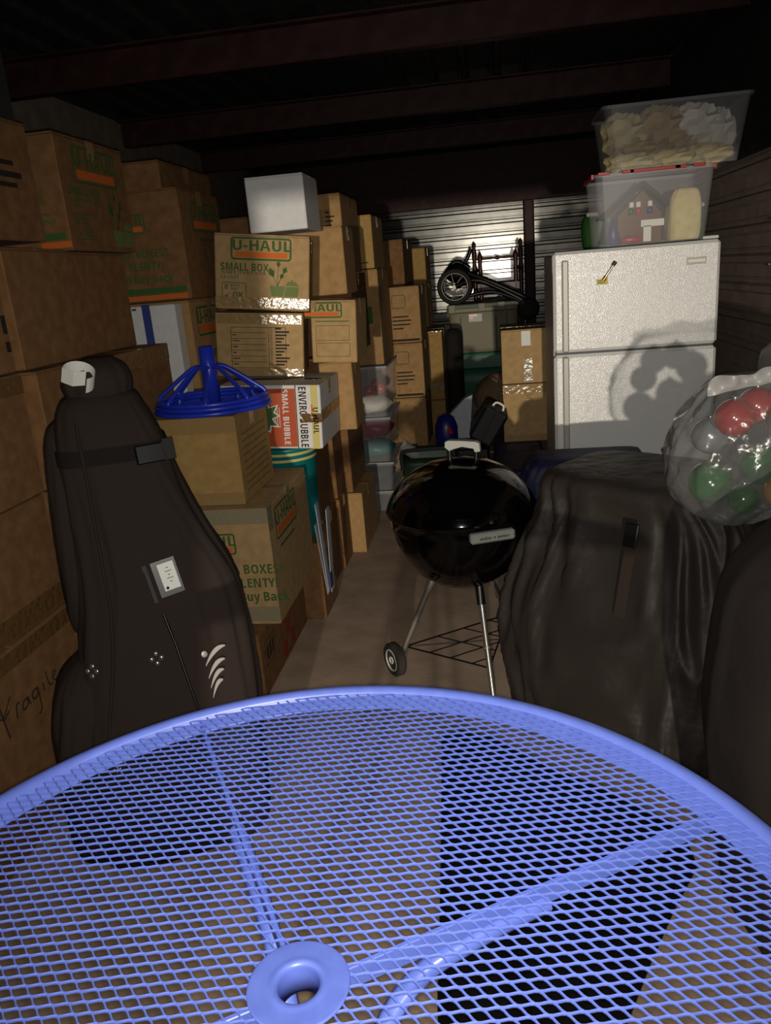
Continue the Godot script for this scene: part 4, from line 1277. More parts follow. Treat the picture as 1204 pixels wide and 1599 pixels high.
func build_ornament_bag() -> void:
	var t := thing("plastic_bag", "clear plastic bag of shiny baubles resting on the black grill cover", "bag")
	var L := [[0.765, 0.06, 0.06, 0.585, -1.98, 0.01], [0.79, 0.13, 0.10, 0.61, -2.01, 0.016], [0.84, 0.20, 0.15, 0.65, -2.03, 0.020], [0.93, 0.235, 0.17, 0.675, -2.04, 0.020], [1.02, 0.21, 0.16, 0.685, -2.04, 0.020], [1.08, 0.17, 0.13, 0.685, -2.04, 0.018], [1.115, 0.13, 0.09, 0.68, -2.03, 0.012]]
	var b := Mb.new()
	b.loft(shell(L, 0.2, 2.4, 8, 2.4, 80, 6, 0.5), true, false)
	part("clear_film", b, M.clear_bag, t)
	b = Mb.new()
	b.smooth(true)
	var grid: Array = []
	for s in 45:
		var f := s / 44.0
		var row: Array = []
		for v in 6:
			var g := v / 5.0
			var wob: float = sin(f * 41.0 + g * 2.0) * 0.007 + sin(f * 23.0 - g * 3.0) * 0.006
			row.append(Vector3(0.51 + 0.34 * f, 1.083 + 0.030 * sin(f * 2.6) + g * (0.036 + 0.006 * sin(f * 17.0)), -1.965 + 0.02 * sin(f * 3.0) - 0.05 * f * f + wob * (0.5 + g)))
		grid.append(row)
	for s in 44:
		for v in 5:
			b.q(grid[s][v], grid[s + 1][v], grid[s + 1][v + 1], grid[s][v + 1])
	b.smooth(false)
	part("gathered_neck", b, M.bag_white, t)
	var balls := [
		[Vector3(0.585, 1.02, -2.00), 0.048, "red_ball", "bright red bauble near the top of the clear bag"],
		[Vector3(0.640, 0.905, -1.96), 0.048, "green_ball", "shiny green bauble at the right middle of the clear bag"],
		[Vector3(0.535, 0.855, -2.00), 0.056, "green_ball", "large green bauble at the lower left of the clear bag"],
		[Vector3(0.690, 0.835, -1.96), 0.038, "gold_ball", "gold bauble at the lower right of the clear bag"],
		[Vector3(0.715, 0.990, -1.99), 0.055, "grey_ball", "grey bauble at the upper right of the clear bag"],
		[Vector3(0.555, 0.955, -2.10), 0.048, "grey_ball", "dull bauble at the left middle of the clear bag"],
		[Vector3(0.665, 1.03, -2.09), 0.048, "red_ball", "dark red bauble behind the bright red one in the clear bag"],
		[Vector3(0.625, 0.80, -2.02), 0.040, "green_ball", "dark green bauble at the bottom of the clear bag"],
		[Vector3(0.775, 0.90, -2.02), 0.052, "red_ball", "red bauble against the right side of the clear bag"]]
	for s in balls:
		var o := thing("bauble", s[3], "bauble", s[0], 0, "baubles in the clear bag")
		b = Mb.new()
		b.ball(Vector3.ZERO, Vector3.ONE * s[1], 20)
		part("ball", b, M[s[2]], o)
		b = Mb.new()
		b.lathe([Vector2(0, s[1] * 0.96), Vector2(0.008, s[1] * 0.96), Vector2(0.008, s[1] + 0.007), Vector2(0, s[1] + 0.007)], 10)
		part("cap", b, M.chrome, o)
	var g := thing("grey_bag", "tall dark grey plastic bag between the refrigerator and the right wall", "bag")
	b = Mb.new()
	b.loft(shell([[0.0, 0.11, 0.15, 1.05, -2.84, 0.01], [0.1, 0.13, 0.18, 1.05, -2.84, 0.02], [0.7, 0.125, 0.17, 1.05, -2.84, 0.02], [1.02, 0.12, 0.15, 1.05, -2.84, 0.02], [1.09, 0.10, 0.12, 1.05, -2.84, 0.012], [1.13, 0.06, 0.08, 1.06, -2.84, 0.006], [1.145, 0.02, 0.02, 1.06, -2.84, 0.0]], 0.0, 2.6, 9, 2.2, 60, 5, 0.4))
	part("bag_film", b, M.grey_bag, g)

# ------------------------------------------------------------------ golf travel bag
const GOLF := [[0.0, 0.20, 0.12, -0.895, -1.70, 0.004], [0.06, 0.222, 0.145, -0.89, -1.69, 0.008], [0.31, 0.226, 0.15, -0.888, -1.70, 0.010], [0.42, 0.228, 0.15, -0.892, -1.735, 0.010], [0.58, 0.216, 0.14, -0.900, -1.785, 0.010], [0.71, 0.197, 0.13, -0.912, -1.815, 0.009], [0.83, 0.168, 0.12, -0.945, -1.835, 0.008], [0.956, 0.146, 0.11, -0.978, -1.85, 0.007], [1.09, 0.127, 0.10, -1.003, -1.865, 0.005], [1.16, 0.108, 0.09, -1.02, -1.88, 0.003], [1.195, 0.085, 0.07, -1.022, -1.89, 0.001], [1.205, 0.03, 0.03, -1.022, -1.89, 0.0]]

func build_golf_bag() -> void:
	var yaw := deg_to_rad(27.0)
	var t := thing("golf_travel_bag", "tall black golf travel bag with a silver emblem leaning on the left boxes", "bag")
	var b := Mb.new()
	b.loft(shell(GOLF, yaw, 3.6, 17, 2.2, 120, 6, 0.15))
	var body := part("bag_body", b, M.black_cloth, t)
	b = Mb.new()
	b.loft(shell([[1.19, 0.08, 0.07, -1.022, -1.89, 0.003], [1.225, 0.085, 0.075, -1.022, -1.89, 0.006], [1.262, 0.07, 0.065, -1.02, -1.895, 0.006], [1.285, 0.035, 0.03, -1.015, -1.90, 0.003]], yaw, 2.6, 19, 2.4, 60, 5))
	part("hood", b, M.black_cloth, t)
	# pockets
	b = Mb.new()
	b.loft(shell([[0.03, 0.05, 0.09, -1.075, -1.60, 0.004], [0.10, 0.072, 0.115, -1.083, -1.60, 0.008], [0.36, 0.072, 0.115, -1.085, -1.61, 0.008], [0.50, 0.062, 0.10, -1.078, -1.64, 0.006], [0.555, 0.03, 0.05, -1.07, -1.66, 0.002]], yaw, 3.0, 23, 2.0, 60, 6))
	part("side_pocket", b, M.black_cloth, t)
	b = Mb.new()
	b.loft(shell([[0.60, 0.035, 0.07, -1.085, -1.75, 0.003], [0.66, 0.052, 0.09, -1.087, -1.755, 0.006], [0.95, 0.050, 0.085, -1.105, -1.80, 0.006], [1.10, 0.040, 0.06, -1.115, -1.83, 0.004], [1.14, 0.02, 0.03, -1.11, -1.84, 0.001]], yaw, 3.0, 24, 2.0, 60, 6))
	part("side_pocket", b, M.black_cloth, t)
	# strap, buckle
	b = Mb.new()
	var r0: Array = shell([[1.035, 0.143, 0.113, -0.993, -1.858, 0.0], [1.055, 0.141, 0.111, -0.996, -1.86, 0.0], [1.075, 0.138, 0.109, -1.0, -1.863, 0.0]], yaw, 3.6, 1, 1.0, 80, 2)
	b.loft(r0, false, false)
	var st := part("strap", b, M.dark_frame_cloth, t)
	b = Mb.new()
	b.xf = on_shell(GOLF, yaw, 3.6, 1.045, 0.60, 0.017)
	b.box(Vector3(0, 0, 0), Vector3(0.07, 0.048, 0.014), 0.005)
	b.box(Vector3(0.034, 0, 0.004), Vector3(0.006, 0.05, 0.012), 0.001)
	b.box(Vector3(0.05, 0.004, 0.0), Vector3(0.03, 0.055, 0.006), 0.001)
	part("buckle", b, M.black_plastic, st)
	# window with a card
	b = Mb.new()
	b.xf = on_shell(GOLF, yaw, 3.6, 0.745, 0.14, 0.012)
	b.xf.basis = b.xf.basis * Basis(Vector3(0, 0, 1), 0.16)
	b.box(Vector3.ZERO, Vector3(0.062, 0.094, 0.004), 0.002)
	var wi := part("card_window", b, M.black_plastic, t)
	b = Mb.new()
	b.xf = on_shell(GOLF, yaw, 3.6, 0.745, 0.14, 0.0145)
	b.xf.basis = b.xf.basis * Basis(Vector3(0, 0, 1), 0.16)
	b.box(Vector3(0.004, 0.002, 0), Vector3(0.040, 0.070, 0.001), 0.0)
	part("card", b, M.white_label, wi, "white name card")
	b = Mb.new()
	b.xf = on_shell(GOLF, yaw, 3.6, 0.745, 0.14, 0.0154)
	b.xf.basis = b.xf.basis * Basis(Vector3(0, 0, 1), 0.16)
	for k in 5: b.box(Vector3(0.006, 0.024 - 0.009 * k, 0), Vector3(0.006 + 0.010 * (k % 2), 0.0016, 0.0004), 0.0)
	b.ball(Vector3(-0.008, -0.026, 0), Vector3(0.004, 0.004, 0.0006), 8)
	part("card_print", b, M.black_ink, wi)
	b = Mb.new()
	b.xf = on_shell(GOLF, yaw, 3.6, 0.735, -0.10, 0.012)
	b.xf.basis = b.xf.basis * Basis(Vector3(0, 0, 1), 0.16)
	b.box(Vector3.ZERO, Vector3(0.010, 0.10, 0.003), 0.001)
	b.box(Vector3(-0.002, 0.042, 0.002), Vector3(0.008, 0.014, 0.001), 0.0)
	part("pull_tab", b, M.dark_grey, t)
	# emblem: three curved feathers under a dot
	b = Mb.new()
	b.xf = on_shell(GOLF, yaw, 3.6, 0.505, 0.50, 0.013)
	b.xf.basis = b.xf.basis * Basis.from_scale(Vector3(1.25, 1.25, 1.0))
	for k in 4:
		var up: Array = []
		var lo: Array = []
		for i in 9:
			var f := i / 8.0
			var x := -0.022 + 0.046 * f
			var y: float = 0.034 - 0.020 * k - 0.030 * (1.0 - f) * (1.0 - f) + (0.006 if k == 0 else 0.0)
			var w: float = 0.0075 * sin(PI * clampf(0.08 + f * 0.84, 0.0, 1.0))
			up.append(Vector2(x * (1.0 - 0.14 * k) - 0.003 * k, y + w))
			lo.append(Vector2(x * (1.0 - 0.14 * k) - 0.003 * k, y - w * 0.4))
		lo.reverse()
		b.prism(PackedVector2Array(up + lo), 0, 0.001)
	b.ball(Vector3(-0.020, 0.034, 0), Vector3(0.007, 0.007, 0.001), 10)
	part("emblem", b, M.silver_print, t, "silver feathered emblem")
	# rivets
	for g in [[0.56, -0.16, 0.012, 4], [0.555, -0.80, 0.012, 4], [0.41, 0.22, 0.0, 1], [0.33, -0.62, 0.007, 4]]:
		for k in g[3]:
			b = Mb.new()
			b.xf = on_shell(GOLF, yaw, 3.6, g[0], g[1], 0.012 if g[1] > -0.6 else 0.028)
			b.ball(Vector3(cos(TAU * k / 4) * g[2], sin(TAU * k / 4) * g[2], 0), Vector3(0.007, 0.007, 0.004) * (0.5 if g[2] == 0.007 else 1.0), 10)
			part("rivet", b, M.chrome, t)
	# zip and piping
	b = Mb.new()
	var zp: Array = []
	for k in 14: zp.append(on_shell(GOLF, yaw, 3.6, 0.66 - 0.02 * k, -0.02 + 0.022 * k, 0.010).origin)
	b.tube(zp, 0.0035, 6)
	part("zip", b, M.black_plastic, t)
	b = Mb.new()
	zp = []
	for k in 24: zp.append(on_shell(GOLF, yaw, 3.6, 1.14 - 0.035 * k, -0.55 - 0.006 * k + 0.02 * sin(k * 0.5), 0.008).origin)
	b.tube(zp, 0.004, 6)
	part("piping", b, M.black_cloth, t)
	# airline tag looped through the handle
	var tg := thing("luggage_tag", "white paper luggage tag looped round the top of the black golf bag", "tag")
	b = Mb.new()
	var ax := Vector3(0.30, 0.55, 0.25).normalized()
	var ctr := Vector3(-1.012, 1.247, -1.79)
	var e1 := ax.cross(Vector3(0, 0, 1)).normalized()
	var e2 := ax.cross(e1)
	var rows: Array = []
	for k in 15:
		var a := deg_to_rad(-30.0 + 235.0 * k / 14.0)
		rows.append(ctr + (e1 * cos(a) + e2 * sin(a)) * (0.033 + 0.0006 * k))
	rows.append(rows[14] + Vector3(0.03, -0.012, 0.004))
	rows.append(rows[14] + Vector3(0.062, -0.012, 0.002))
	for i in rows.size() - 1:
		b.q(rows[i] - ax * 0.022, rows[i] + ax * 0.022, rows[i + 1] + ax * 0.022, rows[i + 1] - ax * 0.022)
	part("paper_strip", b, M.white_label, tg)
	b = Mb.new()
	for k in 5:
		var m: Vector3 = (rows[3 + k * 2] + rows[4 + k * 2]) * 0.5
		var out := (m - ctr).normalized() * 0.0012
		var d: Vector3 = (rows[4 + k * 2] - rows[3 + k * 2]) * 0.22
		b.q(m - d - ax * 0.012 + out, m - d + ax * (0.004 + 0.003 * (k % 3)) + out, m + d + ax * (0.004 + 0.003 * (k % 3)) + out, m + d - ax * 0.012 + out)
	part("tag_print", b, M.black_ink, tg)

# ------------------------------------------------------------------ umbrella stand
func build_umbrella_base() -> void:
	var t := thing("umbrella_stand", "blue steel umbrella stand with a ring foot, set on a plain brown box", "umbrella stand", Vector3(-1.02, 1.013, -2.69))
	var m: Material = M.base_blue
	var b := Mb.new()
	b.lathe([Vector2(0.0235, 0.02), Vector2(0.0275, 0.02), Vector2(0.0275, 0.222), Vector2(0.0235, 0.224), Vector2(0.0235, 0.02)], 28)
	part("pole_tube", b, m, t)
	for k in 4:
		b = Mb.new()
		var ring: Array = []
		var r: float = [0.205, 0.200, 0.192, 0.12][k]
		var y: float = [0.010, 0.026, 0.040, 0.010][k]
		for q in 56: ring.append(Vector3(cos(TAU * q / 56) * r, y, sin(TAU * q / 56) * r))
		b.tube(ring, 0.0085, 8, true)
		part("ring", b, m, t)
	for k in 8:
		b = Mb.new()
		b.xf = Transform3D(Basis(Vector3.UP, TAU * k / 8 + 0.22), Vector3.ZERO)
		b.tube(curve([Vector3(0.026, 0.150, 0), Vector3(0.05, 0.152, 0), Vector3(0.09, 0.128, 0), Vector3(0.155, 0.080, 0), Vector3(0.186, 0.056, 0), Vector3(0.192, 0.040, 0), Vector3(0.175, 0.030, 0), Vector3(0.150, 0.036, 0), Vector3(0.142, 0.055, 0)], 4), 0.0075, 8)
		part("strut", b, m, t)
	b = Mb.new()
	for k in 4:
		b.xf = Transform3D(Basis(Vector3.UP, TAU * k / 4 + 0.6), Vector3.ZERO)
		b.tube([Vector3(0.02, 0.014, 0), Vector3(0.2, 0.012, 0)], 0.007, 8)
	part("cross_bar", b, m, t)

# ------------------------------------------------------------------ things at the back
func build_back_items() -> void:
	var b := Mb.new()
	# beige tote on a teal tote
	var t := thing("storage_tote", "large beige lidded tote with a small label, below the black push cart", "tote", Vector3(-0.087, 0.705, -7.3))
	b.loft(shell([[0.0, 0.285, 0.26, 0, 0, 0], [0.03, 0.29, 0.265, 0, 0, 0], [0.34, 0.312, 0.29, 0, 0, 0], [0.345, 0.325, 0.30, 0, 0, 0], [0.385, 0.325, 0.30, 0, 0, 0]], 0, 10.0, 1, 1.0, 64, 3))
	part("tote_body", b, M.tote_beige, t)
	b = Mb.new()
	b.box(Vector3(0, 0.40, 0), Vector3(0.63, 0.04, 0.58), 0.008)
	var lid := part("lid", b, M.tote_grey_green, t, "grey green lid")
	for x in [-0.27, -0.01, 0.16]:
		b = Mb.new()
		b.box(Vector3(x, 0.385, 0.298), Vector3(0.06, 0.07, 0.02), 0.004)
		part("latch", b, M.tote_beige, lid)
	for x in [-0.20, 0.11, 0.20]:
		b = Mb.new()
		b.box(Vector3(x, 0.17, 0.282), Vector3(0.012, 0.32, 0.012), 0.003)
		part("groove_rib", b, M.tote_grey_green, t)
	b = Mb.new()
	b.xf = Transform3D(Basis.IDENTITY, Vector3(-0.07, 0.30, 0.301))
	b.box(Vector3.ZERO, Vector3(0.115, 0.065, 0.002), 0.0)
	var lb := part("sticker", b, M.white_label, t)
	b = Mb.new()
	b.xf = Transform3D(Basis.IDENTITY, Vector3(-0.07, 0.30, 0.3024))
	b.box(Vector3(-0.02, 0.022, 0), Vector3(0.07, 0.018, 0.0006), 0.0)
	b.box(Vector3(-0.035, 0.0, 0), Vector3(0.03, 0.015, 0.0006), 0.0)
	part("sticker_print", b, M.pink_ball, lb)
	var u := thing("teal_tote", "teal plastic tote with its lid, under the large beige tote", "tote", Vector3(-0.085, 0, -7.3))
	b = Mb.new()
	b.loft(shell([[0.0, 0.25, 0.24, 0, 0, 0], [0.04, 0.255, 0.245, 0, 0, 0], [0.58, 0.285, 0.275, 0, 0, 0]], 0, 8.0, 1, 1.0, 64, 3))
	part("tote_body", b, M.tote_teal, u)
	b = Mb.new()
	b.loft(shell([[0.56, 0.298, 0.288, 0, 0, 0], [0.57, 0.30, 0.29, 0, 0, 0], [0.69, 0.29, 0.28, 0, 0, 0], [0.703, 0.27, 0.26, 0, 0, 0]], 0, 8.0, 1, 1.0, 64, 3))
	part("lid", b, M.tote_teal, u)
	# push cart
	var c := thing("golf_push_cart", "folded black golf push cart with spoked wheels, lying on the beige tote", "golf cart", Vector3(-0.085, 1.125, -7.1))
	for k in 2:
		var wc := Vector3(-0.235, 0.155, [0.16, -0.18][k])
		b = Mb.new()
		b.xf = Transform3D(Basis(Vector3(1, 0, 0), Vector3(0, 0, 1), Vector3(0, -1, 0)), wc)
		b.lathe([Vector2(0.112, -0.018), Vector2(0.140, -0.022), Vector2(0.152, -0.012), Vector2(0.152, 0.012), Vector2(0.140, 0.022), Vector2(0.112, 0.018), Vector2(0.112, -0.018)], 40)
		var wh := part("wheel", b, M.rubber, c)
		b = Mb.new()
		b.xf = Transform3D(Basis(Vector3(1, 0, 0), Vector3(0, 0, 1), Vector3(0, -1, 0)), wc)
		var ring: Array = []
		for q in 36: ring.append(Vector3(cos(TAU * q / 36) * 0.112, 0.016, sin(TAU * q / 36) * 0.112))
		b.tube(ring, 0.007, 6, true)
		b.tube([Vector3(0, -0.03, 0), Vector3(0, 0.03, 0)], 0.018, 10)
		for q in 7:
			var a := TAU * q / 7
			b.tube([Vector3(cos(a) * 0.015, 0.012, sin(a) * 0.015), Vector3(cos(a) * 0.11, 0.010, sin(a) * 0.11)], 0.005, 6)
		part("wheel_rim", b, M.dull_metal, wh, "silver spoked rim")
	var bars := [[Vector3(-0.23, 0.155, 0.18), Vector3(-0.02, 0.19, 0.13), Vector3(0.36, -0.01, 0.12)], [Vector3(-0.12, 0.26, 0.1), Vector3(0.10, 0.16, 0.14), Vector3(0.37, 0.02, 0.13)], [Vector3(-0.20, 0.05, 0.15), Vector3(0.08, 0.09, 0.15), Vector3(0.35, -0.02, 0.12)], [Vector3(-0.30, 0.28, 0.1), Vector3(-0.22, 0.36, 0.1), Vector3(-0.10, 0.30, 0.1)], [Vector3(-0.18, 0.30, 0.05), Vector3(-0.12, 0.38, 0.05), Vector3(-0.085, 0.46, 0.05)]]
	for k in bars.size():
		b = Mb.new()
		b.tube(curve(bars[k], 5), [0.024, 0.022, 0.016, 0.018, 0.016][k], 8)
		part("frame_bar", b, M.dark_frame, c)
	b = Mb.new()
	b.ball(Vector3(-0.21, 0.27, 0.08), Vector3(0.11, 0.09, 0.09), 18)
	part("console", b, M.dark_frame, c)
	b = Mb.new()
	b.xf = Transform3D(Basis(Vector3(1, 0, 0), Vector3(0, 0, 1), Vector3(0, -1, 0)), Vector3(0.385, -0.075, 0.13))
	b.lathe([Vector2(0.0, -0.02), Vector2(0.075, -0.02), Vector2(0.095, -0.012), Vector2(0.095, 0.012), Vector2(0.075, 0.02), Vector2(0.0, 0.02)], 28)
	part("front_wheel", b, M.rubber, c)
	# chair
	var ch := thing("wooden_chair", "dark red wooden chair with turned rails behind the push cart", "chair", Vector3(0.06, 0, -8.05))
	for x in [-0.225, 0.225]:
		b = Mb.new()
		b.lathe([Vector2(0, 0), Vector2(0.02, 0), Vector2(0.024, 0.5), Vector2(0.022, 1.2), Vector2(0.026, 1.40), Vector2(0.018, 1.46), Vector2(0.026, 1.56), Vector2(0.016, 1.60), Vector2(0.022, 1.64), Vector2(0, 1.67)], 14, Vector3(x, 0, 0))
		part("back_post", b, M.maroon_wood, ch)
		b = Mb.new()
		b.lathe([Vector2(0, 0), Vector2(0.02, 0), Vector2(0.024, 0.5), Vector2(0.022, 1.2), Vector2(0.018, 1.45), Vector2(0.024, 1.52), Vector2(0, 1.58)], 14, Vector3(x * 0.74, 0, 0.28))
		part("front_post", b, M.maroon_wood, ch)
	for y in [1.50, 1.12]:
		b = Mb.new()
		b.tube([Vector3(-0.21, y, 0), Vector3(-0.08, y, 0), Vector3(-0.03, y, 0), Vector3(0.0, y, 0), Vector3(0.03, y, 0), Vector3(0.08, y, 0), Vector3(0.21, y, 0)], [0.012, 0.014, 0.010, 0.024, 0.010, 0.014, 0.012], 10)
		part("turned_rail", b, M.maroon_wood, ch)
	for s in [-1.0, 1.0]:
		b = Mb.new()
		b.tube([Vector3(s * 0.225, 1.38, 0), Vector3(s * 0.168, 1.40, 0.28)], 0.014, 8)
		part("arm", b, M.maroon_wood, ch)
	b = Mb.new()
	b.box(Vector3(0, 1.235, 0.14), Vector3(0.42, 0.09, 0.32), 0.012)
	part("seat", b, M.maroon_wood, ch)
	# dark roll beside the yellow boxes
	var ro := thing("rolled_blanket", "dark upright rolled blanket beside the yellow boxes at the aisle end", "blanket", Vector3(-0.318, 0, -6.25))
	b = Mb.new()
	b.loft(shell([[0.0, 0.06, 0.10, 0, 0, 0.004], [0.3, 0.062, 0.105, 0, 0, 0.006], [0.8, 0.066, 0.11, 0, 0, 0.006], [0.93, 0.064, 0.105, 0, 0, 0.004], [0.975, 0.04, 0.07, 0, 0, 0.001]], 0, 2.6, 2, 2.0, 40, 5))
	part("roll", b, M.dark_blanket, ro)
	# trunk and sack
	var tr := thing("footlocker", "low black footlocker with pale edge strips under the tan sack", "footlocker", Vector3(-0.03, 0, -5.45))
	b = Mb.new()
	b.box(Vector3(0, 0.235, 0), Vector3(0.56, 0.47, 0.72), 0.01)
	part("trunk_body", b, M.dark_frame, tr)
	for y in [0.462, 0.36, 0.24]:
		b = Mb.new()
		b.box(Vector3(0, y, 0.364), Vector3(0.56, 0.012, 0.010), 0.002)
		part("edge_strip", b, M.dull_metal, tr)
	var sk := thing("tan_sack", "plump tan sack sitting on the black footlocker, left of the taped cartons", "sack", Vector3(0.02, 0.47, -5.45))
	b = Mb.new()
	b.loft(shell([[0.0, 0.13, 0.10, 0, 0, 0.003], [0.03, 0.165, 0.13, 0, 0, 0.006], [0.11, 0.18, 0.14, 0.01, 0, 0.008], [0.19, 0.15, 0.12, 0.03, 0, 0.008], [0.24, 0.10, 0.08, 0.05, 0, 0.004], [0.255, 0.03, 0.03, 0.05, 0, 0.0]], 0.2, 2.5, 6, 2.0, 60, 5))
	part("sack_cloth", b, M.tan_sack, sk)

func build_small_items() -> void:
	# turquoise drum
	var t := thing("turquoise_drum", "turquoise round drum with cream bands and a daisy, under the white and orange box", "drum", Vector3(-0.905, 0.36, -3.165))
	var b := Mb.new()
	b.lathe([Vector2(0, 0), Vector2(0.110, 0), Vector2(0.116, 0.01), Vector2(0.126, 0.392), Vector2(0.131, 0.398), Vector2(0.131, 0.410), Vector2(0.122, 0.410), Vector2(0.114, 0.02), Vector2(0, 0.012)], 48)
	part("drum_body", b, M.teal, t)
	for y in [0.352, 0.378]:
		b = Mb.new()
		b.lathe([Vector2(0.1255, y), Vector2(0.1275, y + 0.002), Vector2(0.1278, y + 0.010), Vector2(0.126, y + 0.012)], 48)
		part("band", b, M.cream_print, t, "cream band")
	b = Mb.new()
	for k in 10:
		var a := TAU * k / 10
		var fr := Transform3D(Basis(Vector3.UP, 0.55), Vector3.ZERO)
		b.xf = fr * Transform3D(Basis.IDENTITY, Vector3(0, 0.285, 0.1235))
		var dir := Vector2(cos(a), sin(a))
		var nn := Vector2(-dir.y, dir.x)
		b.prism(PackedVector2Array([dir * 0.008, dir * 0.022 + nn * 0.007, dir * 0.036, dir * 0.022 - nn * 0.007]), 0, 0.002)
	part("daisy", b, M.cream_print, t)
	var sb := carton(-1.03, -0.775, 0.0, 0.355, -3.035, -3.30, "brown carton on the floor under the turquoise drum", {"mat": "kraft_dark"})
	sb.done(M)
	var pb := thing("white_paper", "folded white papers with blue print stuffed behind the grey-taped moving box", "paper", Vector3(-0.752, 0.10, -3.08))
	for k in 3:
		b = Mb.new()
		b.xf = Transform3D(Basis(Vector3(0, 0, 1), [0.05, -0.03, 0.08][k]), Vector3([0, 0.006, -0.004][k], 0, [0.02, -0.005, 0.03][k]))
		b.box(Vector3(0, [0.23, 0.21, 0.18][k], 0), Vector3(0.003, [0.40, 0.38, 0.32][k], [0.05, 0.06, 0.04][k]), 0.0008)
		part("sheet", b, M.grey_board, pb)
	b = Mb.new()
	b.box(Vector3(0.010, 0.08, 0.02), Vector3(0.002, 0.07, 0.05), 0.0)
	part("blue_print", b, M.blue_board, pb)
	# clear bins with ornaments beside the aisle
	var L := ["top clear bin of pink baubles and white wadding beside the aisle", "second clear bin holding red cloth and a teal bag beside the aisle", "third clear bin with dark speckled contents beside the aisle", "lowest clear bin standing on the floor beside the aisle"]
	var y := [0.60, 0.32, 0.135, 0.0]
	var h := [0.30, 0.27, 0.175, 0.125]
	for k in 4:
		var o := clear_bin(L[k], Vector3(-0.81, y[k] + 0.002, -4.85), 0.29, 0.325, 0.46, 0.50, h[k], false, "clear bins stacked beside the aisle")
		b = Mb.new()
		b.box(Vector3(0, h[k] + 0.003, 0), Vector3(0.335, 0.010, 0.51), 0.003)
		part("lid", b, [M.grey_board, M.grey_board, M.grey_plastic, M.grey_plastic][k], o)
	for k in 3:
		var o := thing("pink_bauble", ["left pink bauble in the top clear aisle bin", "right pink bauble in the top clear aisle bin", "pink bauble at the back of the top clear aisle bin"][k], "bauble", Vector3([-0.77, -0.70, -0.74][k], [0.755, 0.765, 0.78][k], [-4.68, -4.68, -4.78][k]), 0, "pink baubles in the clear bin")
		b = Mb.new()
		b.ball(Vector3.ZERO, Vector3.ONE * 0.036, 18)
		part("ball", b, M.pink_ball, o)
	var nz := FastNoiseLite.new()
	nz.seed = 9
	nz.frequency = 1.5
	for s in [["wadding", "white wadding in the bottom of the top clear aisle bin", "wadding", Vector3(-0.78, 0.66, -4.78), Vector3(0.13, 0.055, 0.14), "cloth_white"], ["red_cloth", "red cloth in the second clear aisle bin", "cloth", Vector3(-0.77, 0.515, -4.76), Vector3(0.12, 0.065, 0.12), "red_plastic"], ["teal_bag", "shiny teal bag at the bottom of the second clear aisle bin", "bag", Vector3(-0.77, 0.385, -4.76), Vector3(0.12, 0.055, 0.12), "teal"], ["dark_bundle", "dark bundle in the third clear aisle bin", "bundle", Vector3(-0.79, 0.215, -4.8), Vector3(0.12, 0.07, 0.15), "dark_grey"]]:
		var o := thing(s[0], s[1], s[2], s[3])
		b = Mb.new()
		b.ball(Vector3.ZERO, s[4], 22, nz, 0.25)
		part("bundle", b, M[s[5]], o)
	# behind the kettle grill
	var gb := thing("green_cart", "dark green bin with a rounded handle rail, just behind the kettle grill", "cart", Vector3(-0.34, 0, -3.80))
	b = Mb.new()
	b.loft(shell([[0.0, 0.11, 0.11, 0, 0, 0], [0.05, 0.12, 0.12, 0, 0, 0], [0.52, 0.14, 0.14, 0, 0, 0], [0.53, 0.13, 0.13, 0, 0, 0], [0.49, 0.12, 0.12, 0, 0, 0]], 0, 6.0, 1, 1.0, 48, 3))
	part("bin_body", b, M.bin_green, gb)
	b = Mb.new()
	b.tube(curve([Vector3(-0.13, 0.50, 0.12), Vector3(-0.135, 0.565, 0.12), Vector3(-0.12, 0.59, 0.12), Vector3(-0.06, 0.597, 0.12), Vector3(0.08, 0.600, 0.12), Vector3(0.12, 0.585, 0.12), Vector3(0.13, 0.51, 0.12)], 5), 0.010, 8)
	part("handle_rail", b, M.dark_grey, gb)
	var cy := thing("silver_roll", "short silver roll lying left of the green bin behind the kettle grill", "roll", Vector3(-0.445, 0.535, -3.80))
	b = Mb.new()
	b.xf = Transform3D(Basis(Vector3(0, 0, 1), 0.9), Vector3(0, 0.035, 0))
	b.lathe([Vector2(0, -0.05), Vector2(0.030, -0.05), Vector2(0.032, 0.05), Vector2(0, 0.05)], 20)
	part("roll", b, M.grey_plastic, cy)
	var cr := thing("black_crate", "black crate behind the kettle grill carrying the tilted dark case", "crate", Vector3(-0.215, 0, -4.2))
	b = Mb.new()
	b.box(Vector3(0, 0.26, 0), Vector3(0.33, 0.52, 0.44), 0.008)
	part("crate_body", b, M.dark_frame, cr)
	var su := thing("dark_case", "dark grey case tilted on its side above the kettle grill's lid", "case", Vector3(-0.105, 0.535, -4.15))
	su.rotation.z = -0.55
	b = Mb.new()
	b.box(Vector3(0.0, 0.112, 0), Vector3(0.135, 0.20, 0.30), 0.015)
	part("case_shell", b, M.suitcase, su)
	b = Mb.new()
	b.box(Vector3(0.0, 0.112, 0.152), Vector3(0.006, 0.20, 0.004), 0.001)
	part("seam", b, M.dark_grey, su)
	b = Mb.new()
	b.tube(curve([Vector3(-0.03, 0.21, 0.1), Vector3(-0.02, 0.235, 0.1), Vector3(0.02, 0.235, 0.1), Vector3(0.03, 0.21, 0.1)], 4), 0.006, 8)
	part("grip", b, M.white_label, su)
	var bc := thing("blue_jug", "blue jug with a red mark beside the tilted dark case", "jug", Vector3(-0.275, 0.522, -4.12))
	b = Mb.new()
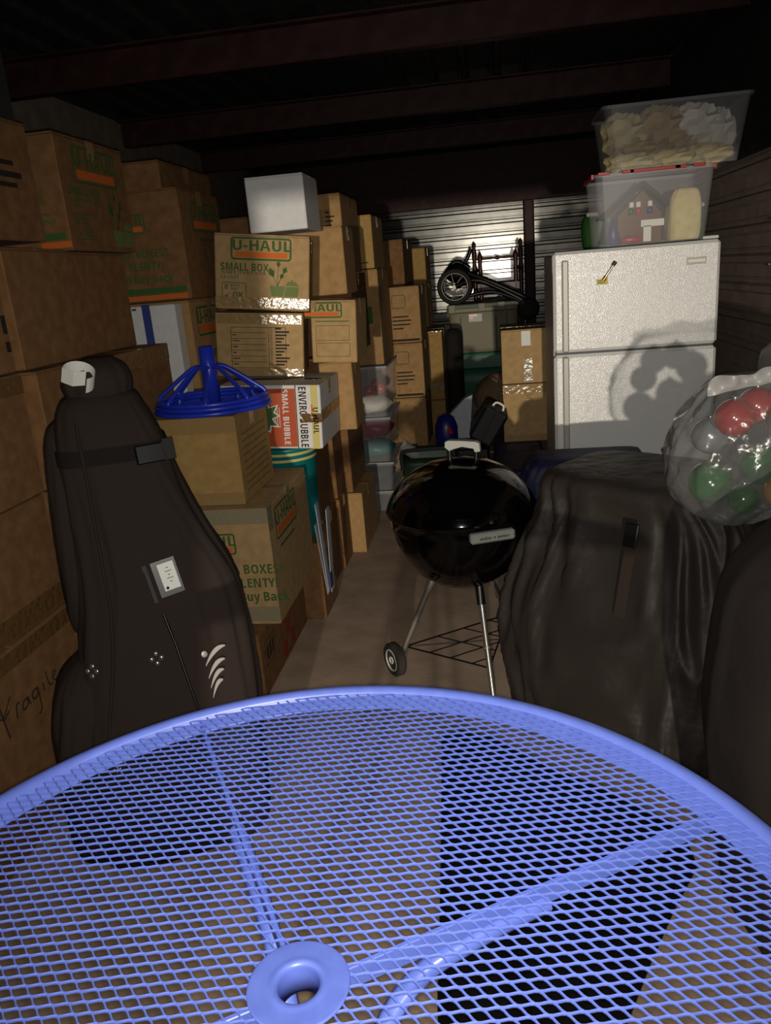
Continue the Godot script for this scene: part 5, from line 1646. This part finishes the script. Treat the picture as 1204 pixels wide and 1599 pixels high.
	b.lathe([Vector2(0, 0), Vector2(0.055, 0), Vector2(0.062, 0.02), Vector2(0.062, 0.10), Vector2(0.045, 0.15), Vector2(0.02, 0.165), Vector2(0, 0.166)], 24)
	part("jug_body", b, M.bin_blue, bc)
	b = Mb.new()
	b.xf = Transform3D(Basis(Vector3.UP, 0.3), Vector3(0, 0.085, 0.0))
	b.prism(PackedVector2Array([Vector2(-0.016, -0.01), Vector2(0.02, -0.018), Vector2(0.012, 0.012), Vector2(-0.004, 0.02)]), 0.061, 0.0635)
	part("red_mark", b, M.red_plastic, bc)
	var wp := thing("white_pouch", "pale wedge shaped pouch between the blue jug and the tilted dark case", "pouch", Vector3(-0.215, 0.522, -4.30))
	b = Mb.new()
	b.prism(PackedVector2Array([Vector2(-0.06, 0.0), Vector2(0.06, 0.0), Vector2(0.085, 0.24), Vector2(0.04, 0.22), Vector2(-0.05, 0.13)]), -0.05, 0.05)
	part("pouch", b, M.grey_board, wp)
	# blue tarps
	var bp := thing("blue_tarp", "blue tarp over a low pile, under the taped cartons left of the refrigerator", "tarp", Vector3(0.105, 0, -4.13))
	b = Mb.new()
	b.loft(shell([[0.0, 0.125, 0.53, 0, 0, 0.004], [0.1, 0.126, 0.535, 0, 0, 0.006], [0.44, 0.126, 0.535, 0, 0, 0.006], [0.488, 0.12, 0.525, 0, 0, 0.003], [0.497, 0.10, 0.50, 0, 0, 0.0]], 0, 10.0, 14, 2.5, 80, 4))
	part("tarp_sheet", b, M.tarp_blue, bp)
	var bf := thing("blue_bundle", "bundle wrapped in dark blue tarp in front of the refrigerator, behind the grill cover", "bundle", Vector3(0.33, 0, -3.12))
	b = Mb.new()
	b.loft(shell([[0.0, 0.23, 0.12, 0, 0, 0.006], [0.1, 0.24, 0.13, 0, 0, 0.01], [0.5, 0.24, 0.135, 0, 0, 0.012], [0.63, 0.235, 0.125, 0.01, 0, 0.01], [0.672, 0.21, 0.10, 0.02, 0, 0.005], [0.682, 0.20, 0.06, 0.03, 0, 0.0]], 0, 6.0, 15, 2.5, 100, 5))
	part("tarp_sheet", b, M.tarp_blue, bf)
